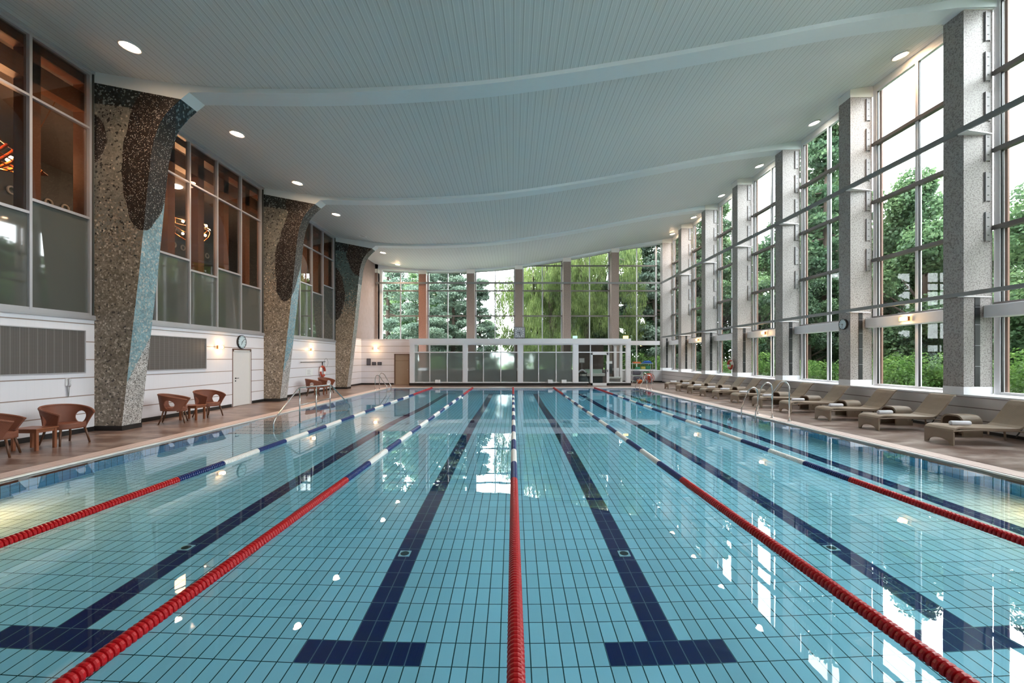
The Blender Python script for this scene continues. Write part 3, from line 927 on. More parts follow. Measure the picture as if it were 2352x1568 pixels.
# square clock over the glass room
r = empty('square_clock', (0.43, 28.5, 3.15), 0, 'square grey clock standing on the white beam in the middle of the far side', 'clock')
MB().box(-0.37, 0.37, -0.05, 0.03, 0.02, 0.76).build('clock_case', 'dark_metal', r, bevel=0.01)
MB().box(-0.34, 0.34, -0.058, -0.05, 0.05, 0.73).build('clock_dial', 'clock_face_grey', r)
mk = MB()
for k in range(12):
    t = 2*PI*k/12
    c_, s_ = math.cos(t), math.sin(t)
    r0, r1, w_ = 0.21, 0.30, 0.022
    mk.prism([(r0*s_-w_*c_, 0.39+r0*c_+w_*s_), (r0*s_+w_*c_, 0.39+r0*c_-w_*s_), (r1*s_+w_*c_, 0.39+r1*c_-w_*s_), (r1*s_-w_*c_, 0.39+r1*c_+w_*s_)], -0.064, -0.058)
mk.build('hour_mark', 'plastic_white', r)
for nm, ang, ln in (('hour_hand', math.radians(272), 0.17), ('minute_hand', math.radians(172), 0.26)):
    c_, s_ = math.cos(ang), math.sin(ang); w_ = 0.016
    MB().prism([(-w_*c_-0.04*s_, 0.39+w_*s_-0.04*c_), (w_*c_-0.04*s_, 0.39-w_*s_-0.04*c_), (ln*s_+w_*c_, 0.39+ln*c_-w_*s_), (ln*s_-w_*c_, 0.39+ln*c_+w_*s_)], -0.07, -0.064).build(nm, 'black', r)
MB().box(-0.25, -0.15, -0.05, 0.05, 0, 0.03).box(0.15, 0.25, -0.05, 0.05, 0, 0.03).build('clock_foot', 'dark_metal', r)

# wall lamps: local +X points into the room
sc0 = None
def sconce(loc, rz, label, power=6):
    global sc0
    if sc0 is None:
        s_ = sc0 = empty('wall_lamp', cat='wall lamp')
        MB().box(0, 0.02, -0.10, 0.10, -0.06, 0.06).build('backplate', 'brass', s_, bevel=0.004)
        MB().box(0.02, 0.09, -0.13, 0.13, -0.055, 0.055).build('lamp_shade', 'sconce_glass', s_, bevel=0.02)
        MB().box(0.02, 0.095, 0.13, 0.145, -0.06, 0.06).box(0.02, 0.095, -0.145, -0.13, -0.06, 0.06).build('end_bracket', 'brass', s_)
    else:
        s_ = copy_tree(sc0)
    place(s_, loc, rz, label, 'small glowing wall lamps')
    l = bpy.data.lights.new('wall_lamp_light', 'POINT'); l.energy = power; l.color = (1, 0.62, 0.28); l.shadow_soft_size = 0.07
    lo = bpy.data.objects.new('wall_lamp_light', l); C.objects.link(lo); lo.parent = s_; lo.location = (0.17, 0, 0)
sconce((LX, 15.15, 2.22), 0, 'glowing wall lamp on the white wall left of the round clock')
sconce((LX, 22.1, 2.28), 0, 'glowing wall lamp on the white wall above the far pair of chairs')
sconce((-9.4, YL, 2.52), -PI/2, 'glowing wall lamp above the black panels on the far left wall')
for k, lab in ((0, 'first and nearest'), (2, 'third'), (4, 'fifth')):
    sconce((11.70, 12.79+3.6*k, 3.0), PI, 'glowing wall lamp on the white band of the %s side window bay' % lab)

# wall phone
r = empty('wall_phone', (LX, 9.99, 1.2), 0, 'white wall telephone with hanging cord on the left wall', 'telephone')
MB().box(0, 0.035, -0.045, 0.045, -0.02, 0.16).build('phone_base', 'plastic_white', r, bevel=0.01)
MB().tube([(0.05, 0, 0.15), (0.07, 0, 0.12), (0.06, 0, 0.06), (0.07, 0, 0.0), (0.05, 0, -0.03)], [0.026, 0.024, 0.014, 0.024, 0.026], 8).build('handset', 'frame_silver', r, smooth=True)
cp = [(0.04, 0.02*math.sin(4*t), -0.03-0.22*math.sin(t)) for t in [PI*q/24 for q in range(25)]]
cp = [(0.04, -0.02+0.04*q/24, -0.03-0.24*math.sin(PI*q/24)) for q in range(25)]
MB().tube(cp, 0.008, 6).build('phone_cord', 'frame_grey', r, smooth=True)

# life buoy, pole and sign on the left wall
def life_buoy(loc, rz, label, R=0.30, tilt=0):
    r_ = empty('life_buoy', loc, rz, label, 'life buoy')
    r_.rotation_euler = (tilt, 0, rz)
    segs = 8
    for k in range(segs):
        t0, t1 = 2*PI*k/segs, 2*PI*(k+1)/segs
        col = 'plastic_white' if k % 4 == 3 else 'buoy_red'
        pts = [(0, (R-0.06)*math.cos(t0+(t1-t0)*q/6), (R-0.06)*math.sin(t0+(t1-t0)*q/6)) for q in range(7)]
        MB().tube(pts, 0.062, 10).build('white_band' if k % 4 == 3 else 'red_band', col, r_, smooth=True)
    MB().tube([(0.0, (R+0.03)*math.cos(t)*(1+0.03*math.sin(8*t)), (R+0.03)*math.sin(t)) for t in [2*PI*q/32 for q in range(32)]], 0.008, 5, closed=True).build('grab_rope', 'plastic_white', r_, smooth=True)
    return r_
life_buoy((LX+0.10, 23.2, 1.12), 0, 'red and white life buoy hanging on the left wall by the far chairs', 0.32)
life_buoy((RX-0.10, 22.05, 1.50), 0, 'red life buoy hanging on the fourth granite column', 0.26)
r = empty('rescue_pole', (LX+0.09, 22.2, 1.64), 0, 'black rescue pole held level on the left wall above the far chairs', 'pole')
MB().tube([(0, -1.35, 0), (0, 1.35, 0)], 0.02, 8).build('pole_shaft', 'black', r)
MB().tube([(0, 0.55+0.24*math.cos(t)+0.9, -0.05+0.24*math.sin(t)) for t in [2*PI*q/24 for q in range(24)]], 0.008, 5, closed=True).build('pole_hoop', 'frame_grey', r)
MB().tube([(0, 1.0, 0), (0, 1.0, -0.3)], 0.03, 8).tube([(-0.085, -1.2, 0), (0, -1.2, 0)], 0.015, 6).tube([(-0.085, 1.2, 0), (0, 1.2, 0)], 0.015, 6).build('pole_bracket', 'black', r)
r = empty('notice_sign', (LX+0.001, 21.9, 1.13), 0, 'small white notice with faint blue lines under the rescue pole', 'sign')
MB().box(0, 0.012, -0.38, 0.38, -0.17, 0.17).build('sign_board', 'paper', r)
ln = MB()
random.seed(4)
for k in range(6):
    ln.box(0.012, 0.014, -0.25, -0.25+random.uniform(0.28, 0.5), 0.10-0.045*k, 0.118-0.045*k)
ln.build('sign_print', 'frame_silver', r)

# ------------------------------------------------------------------ far left annex wall and door
mb = MB()
DX0, DX1, DH = -8.14, -7.10, 2.14
mb.box(LX, DX0, YL, YL+0.2, 0, 3.15); mb.box(DX0, DX1, YL, YL+0.2, DH, 3.15); mb.box(DX1, -6.85, YL, YL+0.2, 0, 3.15)
mb.box(DX0, DX1, YL+0.16, YL+0.2, 0, DH)
struct(mb, 'wall_far_left', 'wall_panel', 'white panelled wall at the far left corner with black panels', 'wall')
mb = MB().box(LX, DX0-0.03, YL-0.02, YL, DZ, 0.14).box(DX1+0.03, -6.87, YL-0.02, YL, DZ, 0.14)
struct(mb, 'baseboard_far_left', 'plinth_black', 'black baseboard of the far left wall', 'baseboard')
mb = MB().box(LX+0.002, 7.775, YL+0.19, YF-0.8, 3.07, 3.145)
struct(mb, 'ceiling_annex', 'white_paint', 'flat white roof of the rooms along the far side', 'roof')
d = tag(empty('door_2'), 'beige door in the far left wall', 'door', None, 'structure')
MB().box(DX0, DX0+0.05, YL-0.02, YL+0.16, DZ, DH).box(DX1-0.05, DX1, YL-0.02, YL+0.16, DZ, DH).box(DX0, DX1, YL-0.02, YL+0.16, DH-0.05, DH).build('door_frame', 'frame_brown', d)
lf = MB().box(DX0+0.05, DX1-0.05, YL+0.05, YL+0.10, DZ+0.01, DH-0.05).build('door_leaf', 'door_beige', d)
MB().box(DX0+0.05, DX1-0.05, YL+0.045, YL+0.05, 1.66, 1.68).build('door_rail', 'frame_brown', lf)
MB().cbox(DX1-0.13, YL+0.04, 1.05, 0.04, 0.03, 0.06).build('door_handle', 'frame_silver', lf)
for k, (xa, xb, za, zb, lab) in enumerate(((-10.02, -9.75, 1.36, 1.82, 'tall black speaker panel, leftmost on the far left wall'), (-9.66, -9.38, 1.37, 1.58, 'black panel in the middle of three on the far left wall'), (-9.28, -9.0, 1.37, 1.58, 'black panel nearest the beige door, right of two others'))):
    r = empty('wall_speaker', ((xa+xb)/2, YL, (za+zb)/2), 0, lab, 'speaker')
    w_, h_ = (xb-xa)/2, (zb-za)/2
    MB().box(-w_, w_, -0.05, 0, -h_, h_).build('speaker_case', 'black', r, bevel=0.006)
    MB().box(-w_+0.03, w_-0.03, -0.056, -0.05, -h_+0.03, h_-0.03).build('speaker_grille', 'dark_box', r)

# ------------------------------------------------------------------ glass room on the far side
GY = 28.4
posts = [(-6.85, -6.57), (-3.31, -3.05), (0.32, 0.63), (3.97, 4.29), (7.49, 7.78)]
mb = MB()
for a, b in posts: mb.box(a, b, GY, GY+0.25, DZ, 2.8)
mb.box(-6.87, 7.80, GY-0.03, GY+0.3, 2.78, 3.14)
mb.box(-6.87, -6.6, GY+0.1, YL+0.3, DZ, 3.14)
mb.box(7.50, 7.78, GY+0.2, YF-0.7, 2.78, 3.14)
mb.box(7.56, 7.74, 30.4, 30.6, DZ, 2.8); mb.box(7.56, 7.74, YF-0.9, YF-0.7, DZ, 2.8)
mb.box(-6.87, 7.78, GY+0.25, YF-0.7, 3.02, 3.10)
struct(mb, 'wall_glass_room', 'white_paint', 'white posts and deep white beam of the glass room on the far side', 'wall')
mb = MB().box(-6.87, 4.9, GY-0.012, GY+0.02, DZ, 0.20).box(6.1, 7.80, GY-0.012, GY+0.02, DZ, 0.20)
struct(mb, 'baseboard_glass_room', 'plinth_black', 'black base of the glass room', 'baseboard')
mullx = {0: [-5.52, -4.37], 1: [-1.97, -0.82], 2: [1.68, 2.85], 3: [5.12, 6.33]}
for k in range(4):
    a, b = posts[k][1], posts[k+1][0]
    w = tag(empty('window_%d' % (5+k)), ['glass room window with frosted panes, first from the beige door', 'glass room window with frosted panes, second from the beige door', 'glass room window with frosted panes, left of the glass door bay', 'clear glass bay of the glass room around the glass door'][k], 'window', None, 'structure')
    fr = MB()
    fr.box(a, b, GY+0.02, GY+0.10, 0.20, 0.27).box(a, b, GY+0.02, GY+0.10, 2.72, 2.78).box(a, b, GY+0.02, GY+0.10, 2.20, 2.27) if k < 3 else fr.box(a, 5.0, GY+0.02, GY+0.10, 0.20, 0.27).box(6.3, b, GY+0.02, GY+0.10, 0.20, 0.27).box(a, b, GY+0.02, GY+0.10, 2.72, 2.78).box(a, b, GY+0.02, GY+0.10, 2.20, 2.27)
    fr.box(a, a+0.04, GY+0.018, GY+0.102, 0.199, 2.781).box(b-0.04, b, GY+0.018, GY+0.102, 0.199, 2.781)
    for m_ in mullx[k]: fr.box(m_-0.03, m_+0.03, GY+0.018, GY+0.102, 0.199, 2.781)
    fr.build('window_frame', 'frame_white', w)
    e = [a+0.04]+mullx[k]+[b-0.04]
    lo = MB(); up = MB()
    for i in range(3):
        if not (k == 3 and i == 1):
            lo.box(e[i]+0.03, e[i+1]-0.03, GY+0.055, GY+0.065, 0.27, 2.20)
        up.box(e[i]+0.03, e[i+1]-0.03, GY+0.055, GY+0.065, 2.27, 2.72)
    lo.build('frosted_pane' if k < 3 else 'clear_pane', 'frosted_glass' if k < 3 else 'clear_glass', w)
    up.build('upper_pane', 'clear_glass', w)
d = tag(empty('door_3'), 'white framed glass door of the glass room', 'door', None, 'structure')
x0, x1 = 5.15, 6.30
lf = MB().box(x0, x0+0.11, GY-0.02, GY+0.05, DZ+0.01, 2.20).box(x1-0.11, x1, GY-0.02, GY+0.05, DZ+0.01, 2.20).box(x0, x1, GY-0.02, GY+0.05, 2.06, 2.20).box(x0, x1, GY-0.02, GY+0.05, DZ+0.01, 0.20).build('door_leaf', 'frame_white', d)
MB().box(x0+0.11, x1-0.11, GY+0.01, GY+0.02, 0.20, 2.06).build('door_glass', 'clear_glass', lf)
MB().tube([(x1-0.05, GY-0.06, 1.0), (x1-0.16, GY-0.06, 1.0)], 0.012, 6).cbox(x1-0.05, GY-0.03, 1.0, 0.04, 0.03, 0.16).build('door_handle', 'dark_metal', lf)
# number-like scribbles (depth plate) on the right post
mk = MB()
for k, (dx, w_) in enumerate(((0, 0.14), (0.02, 0.10), (0, 0.14), (0.02, 0.1), (0, 0.12))):
    mk.box(7.56+dx, 7.56+dx+w_, GY-0.004, GY+0.001, 1.95-0.17*k, 1.965-0.17*k)
    mk.box(7.56+dx+w_-0.015, 7.56+dx+w_, GY-0.004, GY+0.001, 1.85-0.17*k, 1.95-0.17*k)
tag(mk.build('post_sign', 'frame_silver'), 'faint vertical lettering on the white post right of the glass door', 'sign')

# inside the glass room
mb = MB().box(-6.6, 7.5, GY+0.3, YF-0.7, DZ, DZ+0.02)
struct(mb, 'floor_glass_room', 'room_floor', 'dark floor inside the glass room', 'floor')
mb = MB().box(-6.87, 7.5, YF-0.75, YF-0.65, 0, 0.9).box(4.6, 6.7, YF-1.2, YF-1.1, 0, 2.9)
struct(mb, 'wall_glass_room_back', 'curtain', 'dark back wall inside the glass room', 'wall')
r = empty('reception_desk', (5.7, 30.4, DZ), 0, 'pale reception desk with green top seen through the glass door', 'desk')
MB().box(-0.9, 0.75, -0.3, 0.3, 0.55, 0.75).build('desk_top', 'desk_white', r, bevel=0.02)
MB().box(-0.6, 0.55, -0.25, 0.25, 0.75, 1.03).build('desk_screen', 'desk_green', r, bevel=0.01)
MB().box(-0.7, 0.6, -0.2, 0.2, 0.0, 0.55).build('desk_base', 'upholstery_dark', r)
r = empty('treatment_bench', (7.0, 29.6, DZ), 0, 'grey low bench behind the right glass pane', 'bench')
MB().box(-0.5, 0.4, -0.25, 0.25, 0.4, 0.52).build('bench_top', 'desk_white', r, bevel=0.02)
MB().box(-0.45, 0.35, -0.2, 0.2, 0.0, 0.4).build('bench_base', 'frame_grey', r)
r = empty('monitor', (6.85, 30.6, DZ), 0, 'white screen on a dark stand behind the right glass pane', 'monitor')
MB().box(-0.22, 0.22, 0, 0.04, 1.42, 1.60).build('screen', 'plastic_white', r)
MB().box(-0.2, 0.24, 0.05, 0.3, 0.7, 1.40).build('stand', 'upholstery_dark', r)
o = MB().box(4.62, 4.96, 29.9, 29.92, 1.55, 1.83).build('wall_notice', 'paper')
tag(o, 'white notice sheet seen through the glass left of the glass door', 'notice')
MB().box(4.60, 4.98, 29.92, 29.96, 1.5, 1.86).build('notice_backing', 'frame_grey', o)
MB().tube([(4.79, 29.94, DZ), (4.79, 29.94, 1.55)], 0.02, 6).build('notice_post', 'frame_grey', o)
r = empty('massage_chair', (4.75, 29.5, DZ), 0, 'dark padded chair with white draped towels left of the glass door', 'chair')
MB().lathe([(0, 0.05), (0.42, 0.02), (0.46, 0.2), (0.38, 0.48), (0.1, 0.58), (0, 0.58)], 16).build('chair_body', 'upholstery_dark', r, smooth=True)
MB().tube(arc((-0.3, 0, 0.75), (0.0, 0, 1.25), (0.3, 0, 0.75), 8), 0.06, 8).build('towel_drape', 'towel', r, smooth=True)
MB().tube([(-0.28, 0, 0.5), (0.28, 0, 0.5), (0.32, 0, 0.78), (-0.32, 0, 0.78)], 0.07, 8, closed=True).build('back_cushion', 'upholstery_dark', r, smooth=True)
for k, (x, lab) in enumerate(((-4.98, 'small white box behind the glass nearest the beige door'), (2.45, 'small white box behind the third frosted window, left of a pair'), (3.35, 'small white box behind the third frosted window, right of a pair'))):
    o = MB().box(x-0.16, x+0.16, GY-0.16, GY-0.02, 0.20, 0.42).build('wall_box', 'plastic_white', bevel=0.01)
    tag(o, lab.replace('behind the glass', 'on the base of the glass room').replace('behind', 'below'), 'box')

# small lights on the beam
o = MB().box(3.95, 4.25, GY-0.02, GY+0.08, 3.15, 3.32).build('exit_light', 'exit_green', bevel=0.01)
tag(o, 'small pale green exit light on the white beam', 'exit light')
o = MB().box(7.28, 7.62, GY-0.02, GY+0.06, 3.14, 3.32).build('beacon_lamp', 'beacon_yellow', bevel=0.02)
tag(o, 'small yellow lamp on the right end of the white beam', 'lamp')

# ------------------------------------------------------------------ granite columns, right and far
ord_ = ['out of view behind the camera', 'nearest', 'second', 'third', 'fourth', 'fifth', 'sixth', 'seventh, in the corner']
def granite_column(x0, x1, y0, y1, ztop, label, hooks, side='right', mat='granite'):
    r_ = empty('granite_column', (0, 0, 0), 0, label, 'column', 'grey granite columns')
    MB().box(x0, x1, y0, y1, 1.11, ztop).build('shaft', mat, r_)
    MB().box(x0-0.006, x1+0.006, y0-0.006, y1+0.006, 0.9, 1.11).build('pedestal', 'white_paint', r_)
    MB().box(x0-0.02, x1+0.02, y0-0.02, y1+0.02, ztop, 11.0 if side == 'right' else ztop+0.3).build('capital', 'cap_white', r_)
    if side == 'right':
        MB().box(x0+0.27, x0+0.40, y0-0.012, y0, 1.12, 3.34).build('black_strip', 'black', r_)
        mk_ = MB()
        for z in (1.62, 2.14, 2.66, 3.10): mk_.box(x0+0.27, x0+0.40, y0-0.015, y0-0.010, z, z+0.006)
        mk_.build('strip_joint', 'frame_silver', r_)
    for z in hooks:
        h = MB().box(x1-0.20, x1-0.09, y0-0.035, y0, z-0.70, z).build('slot_plate', 'plate_grey', r_)
        MB().box(x1-0.212, x1-0.20, y0-0.045, y0, z-0.72, z+0.02).box(x1-0.09, x1-0.08, y0-0.03, y0, z-0.72, z+0.02).build('slot_edge', 'frame_grey', h)
        m_ = MB()
        for q in range(3): m_.cbox(x1-0.145, y0-0.037, z-0.12-0.22*q, 0.04, 0.008, 0.02)
        m_.build('slot_bolt', 'dark_metal', h)
for k in range(-4, 7):
    yf = 11.24+3.6*k
    if yf < YB+0.5: continue
    lab = ('%s granite column along the lounger side' % ord_[k+1]) if k >= 0 else 'granite column on the lounger side beside or behind the camera, %s back' % ['first', 'second', 'third', 'fourth'][-k-1]
    granite_column(RX, RX+0.72, yf-0.51, yf, 10.53, lab, [10.45-1.0*q for q in range(6)] if k < 6 else [])
# far-wall columns
fl = ['first from the left corner', 'second from the left', 'third from the left', 'behind the square clock', 'second from the right', 'nearest the right corner']
for k in range(1, 7):
    xa = 11.04-3.63*k
    z_ = sof(xa+0.3)-0.02
    granite_column(xa, xa+0.56, 32.3, 32.95, z_-0.22, 'granite column of the far window wall, '+fl[6-k], [], 'far', 'granite_brown' if k == 5 else 'granite_warm')

# ledge / wainscot
mb = MB().prism([(11.2, 0), (11.2, 0.86), (11.26, 0.9), (12.2, 0.9), (12.2, 0)], YB, YF+0.1)
o = struct(mb, 'wall_right', 'wall_panel_low', 'low grey panelled wall behind the sunloungers', 'wall')
mb = MB().box(11.17, 12.2, YB, YF, 0.885, 0.925).box(7.8, 12.2, 32.25, YF, 0.885, 0.925)
struct(mb, 'trim_right_ledge', 'white_paint', 'white window ledge on the low wall', 'ledge')
mb = MB().box(7.8, 11.2, 32.3, YF+0.1, 0, 0.9)
struct(mb, 'wall_far_low', 'white_paint', 'low white wall at the far right corner', 'wall')
mb = MB().box(11.18, 11.2, YB, 32.3, DZ, 0.10).box(7.8, 11.2, 32.28, 32.3, DZ, 0.14)
struct(mb, 'baseboard_right', 'plinth_black', 'dark baseboard under the low wall', 'baseboard')
mb = MB().box(12.0, 12.2, YB, YF, 10.72, 11.2)
struct(mb, 'wall_right_head', 'cap_white', 'white strip over the tall windows', 'wall')
mb = MB().box(-11, 12.4, YB-0.2, YB, 0, 11.3)
struct(mb, 'wall_back', 'white_paint', 'white wall behind the camera', 'wall')

def frame_box(o, a0, a1, z0, z1, plane, axis, t, dpt):
    pass
wn = 9
ORD_ = ['none', 'first', 'second', 'third', 'fourth']
TZ = [3.14, 5.08, 7.01, 8.93]
for k in range(-4, 7):
    ya, yb = 11.24+3.6*(k-1), 11.24+3.6*k-0.51       # bay between column k-1 and k
    if yb < YB: continue
    ya = max(ya, YB)
    w = tag(empty('window_%d' % wn), 'tall side window bay %s' % (('before the %s granite column of the lounger side' % ord_[k+1]) if k >= 0 else 'behind the camera on the lounger side, %s back' % ORD_[-k]), 'window', None, 'structure')
    wn += 1
    X0, X1 = 12.0, 12.12
    zh = 10.72
    fr = MB()
    for y in (ya+0.0, yb-0.14): fr.box(X0, X1, y, y+0.14, 0.92, zh)
    fr.box(X0+0.004, X1-0.004, ya+0.003, yb-0.003, zh-0.08, zh-0.001).box(X0+0.004, X1-0.004, ya+0.003, yb-0.003, 0.921, 0.99)
    ym = (ya+yb)/2
    fr.box(X0+0.002, X1-0.002, ym-0.045, ym+0.045, 0.9205, zh-0.0005)
    fr.build('window_frame', 'frame_white', w)
    MB().box(X1, X1+0.05, yb-0.20, yb-0.02, 0.92, zh).box(X1, X1+0.05, ya+0.02, ya+0.20, 0.92, zh).build('outer_reveal', 'frame_brown', w)
    gs = MB()
    for y in (ya+0.14, yb-0.165, ym-0.065, ym+0.045): gs.box(X0+0.02, X0+0.07, y, y+0.02, 0.95, zh-0.05)
    gs.build('gasket', 'black', w)
    tr = MB()
    for z in TZ[1:]: tr.box(X0-0.05, X1, ya, yb, z-0.055, z+0.055)
    tr.box(X0-0.02, X1, ya, yb, TZ[0], TZ[0]+0.08)
    tr.build('transom', 'transom_grey', w)
    pn = MB()
    for (p, q) in ((ya+0.16, ym-0.06), (ym+0.06, yb-0.16)):
        for (z0, z1) in zip([0.99]+[3.22]+[z+0.055 for z in TZ[1:]], [2.84]+[z-0.055 for z in TZ[1:]]+[zh-0.08]):
            pn.box(X0+0.04, X0+0.05, p, q, z0, z1)
    pn.build('glass_pane', 'clear_glass', w)
    b_ = MB().box(11.72, 12.15, ya+0.02, yb-0.02, 2.84, 3.14).build('spandrel_band', 'white_paint', w, bevel=0.01)
for k in range(0, 6):
    xa, xb = 11.04-3.63*(k+1)+0.56, 11.04-3.63*k
    w = tag(empty('window_%d' % wn), 'far window bay %s' % ['next to the right corner', 'second from the right corner', 'right of the square clock', 'left of the square clock', 'second from the left corner', 'next to the left corner'][k], 'window', None, 'structure')
    wn += 1
    Y0, Y1 = YF-0.05, YF+0.07
    zb = 0.92 if k == 0 else 0.92
    n_ = 12
    fr = MB()
    xm = (xa+xb)/2
    hz = lambda x: sof(x)+0.02
    for x in (xa, xb-0.10): fr.box(x, x+0.10, Y0, Y1, zb, hz(x)+0.1)
    fr.box(xm-0.035, xm+0.035, Y0+0.003, Y1-0.003, zb, hz(xm)+0.05)
    fr.box(xa, xb, Y0+0.005, Y1-0.005, zb+0.001, zb+0.07)
    for q in range(n_):
        u0, u1 = xa+(xb-xa)*q/n_, xa+(xb-xa)*(q+1)/n_
        fr.prism([(u0, hz(u0)-0.06), (u1, hz(u1)-0.06), (u1, hz(u1)+0.14), (u0, hz(u0)+0.14)], Y0, Y1)
    fr.build('window_frame', 'frame_silver', w)
    tr = MB()
    for z in TZ:
        if z > hz(xb)-0.15: continue
        xl = xa
        if z > hz(xa)-0.1: xl = xa+0.0
        tr.box(xl, xb, Y0-0.03, Y1, z-0.045, z+0.045)
    tr.build('transom', 'transom_grey', w)
    pn = MB()
    for (p, q) in ((xa+0.1, xm-0.035), (xm+0.035, xb-0.1)):
        pn.prism([(p, 0.99), (q, 0.99), (q, hz(q)-0.05), (p, hz(p)-0.05)], Y0+0.04, Y0+0.05)
    pn.build('glass_pane', 'clear_glass', w)
    if k == 0:
        MB().box(7.8, xb, 32.3, YF+0.1, 2.84, 3.14).build('spandrel_band', 'white_paint', w)
    else:
        MB().box(xa, xb, YF-0.2, YF+0.1, 2.84, 3.10).build('spandrel_band', 'white_paint', w)
mb = MB()
mb.box(-10.7, -10.18, 32.35, YF+0.1, 0.9, 9.0)
mb.box(-10.6, -7.0, YF-0.1, YF+0.1, 0, 0.95).box(-7, 8, YF-0.1, YF+0.1, 0, 0.95)
struct(mb, 'wall_far', 'plaster_rough', 'rough plaster pier at the far left corner', 'wall')
MB().box(-10.2, -9.98, 32.7, 32.95, 3.15, 8.7).build('trim_far_left', 'frame_white')
tag(bpy.data.objects['trim_far_left'], 'white jamb at the left end of the far window wall', 'trim', None, 'structure')
mb = MB()
seg = 24
for q in range(seg):
    u0, u1 = -10.7+23*q/seg, -10.7+23*(q+1)/seg
    mb.prism([(u0, sof(u0)+0.05), (u1, sof(u1)+0.05), (u1, 11.2), (u0, 11.2)], YF-0.1, YF+0.1)
struct(mb, 'wall_far_head', 'cap_white', 'white strip over the far windows', 'wall')

# long flat rails along the windows
r = empty('cable_rail', (0, 0, 0), 0, 'upper long grey flat rail running along both window walls', 'rail')
MB().box(11.10, 11.16, YB, 32.25, 7.42, 7.56).build('side_length', 'rail_grey', r)
MB().box(-10.3, 11.16, 32.18, 32.24, 7.42, 7.55).build('far_length', 'rail_grey', r)
for k in range(0, 6):
    yn = 11.24+3.6*k-0.51
    MB().prism([(11.1, yn-0.24), (11.9, yn-0.06), (11.9, yn), (11.1, yn)], 7.40, 7.425, axis='z').build('bracket', 'plastic_white', r)
r = empty('cable_rail', (0, 0, 0), 0, 'lower long grey flat rail along the lounger side windows', 'rail')
MB().box(11.10, 11.16, YB, 32.25, 3.36, 3.46).build('side_length', 'rail_grey', r)
for k in range(0, 6):
    yn = 11.24+3.6*k-0.51
    MB().prism([(11.1, yn-0.16), (11.9, yn-0.05), (11.9, yn), (11.1, yn)], 3.345, 3.365, axis='z').build('bracket', 'plastic_white', r)

# ------------------------------------------------------------------ ceiling lamps
cl0 = {}
def downlight(x, y, z, label, mat, power, col, tiltx=0.0, vis=True, r=0.12):
    if mat not in cl0:
        d_ = cl0[mat] = empty('ceiling_downlight', cat='ceiling light')
        MB().lathe([(0.15, 0.0), (0.19, -0.03), (0.21, -0.03), (0.215, 0.02)], 24).build('trim_ring', 'frame_white', d_, smooth=True)
        MB().lathe([(0, -0.03), (0.09, -0.034), (0.14, -0.022), (0.17, 0.0)], 20).build('lens', mat, d_, smooth=True)
    else:
        d_ = copy_tree(cl0[mat])
    place(d_, (x, y, z), 0, label)
    d_.rotation_euler = (0, tiltx, 0)
    if power:
        l_ = bpy.data.lights.new('downlight_beam', 'SPOT'); l_.energy = power; l_.color = col; l_.spot_size = math.radians(150); l_.spot_blend = 1; l_.shadow_soft_size = 0.12
        lo_ = bpy.data.objects.new('downlight_beam', l_); C.objects.link(lo_); lo_.location = (x, y, z-0.08)
    return d_
names = ['nearest', 'second nearest', 'third nearest', 'fourth nearest', 'fifth, unlit', 'sixth', 'seventh and farthest']
for k, y in enumerate((9.4, 13.05, 16.7, 20.35, 24.0, 27.7, 31.2)):
    if k == 4: downlight(-8.4, y, cei(-8.4)-0.01, 'unlit round downlight in the slatted ceiling above the left deck', 'bulb_off', 0, (1, 1, 1), 0.12)
    else: downlight(-8.4, y, cei(-8.4)-0.01, names[k]+' glowing warm downlight in the ceiling above the left deck', 'bulb_downlight', 260, (1, 0.68, 0.45), 0.12)
names = ['nearest', 'second nearest', 'third nearest', 'fourth nearest', 'fifth', 'sixth and farthest']
for k in range(6):
    warm = k in (0, 4, 5)
    downlight(11.5, 12.76+3.65*k, cei(11.5)-0.03, names[k]+(' warm' if warm else ' white')+' downlight over the lounger side windows', 'bulb_downlight' if warm else 'bulb_downlight_white', 60 if warm else 40, (1, 0.55, 0.28) if warm else (1, 0.95, 0.85), -0.2)

# underwater lamps near the camera end
for s, lab in ((-1, 'left'), (1, 'right')):
    r = empty('underwater_lamp', (s*(PX-0.0), 5.3, -0.60), 0, 'round underwater lamp on the %s pool wall near the camera' % lab, 'pool lamp')
    MB().lathe([(0.0, 0.03), (0.10, 0.03), (0.13, 0.0)], 20, axis='x').build('lens', 'bulb_warm', r)
    r.rotation_euler = (0, 0, PI if s > 0 else 0)
    area('underwater_beam', (s*(PX-0.12), 5.3, -0.5), 0.2, 0.2, (0, s*math.radians(70), 0), 34, (1, 0.33, 0.08))

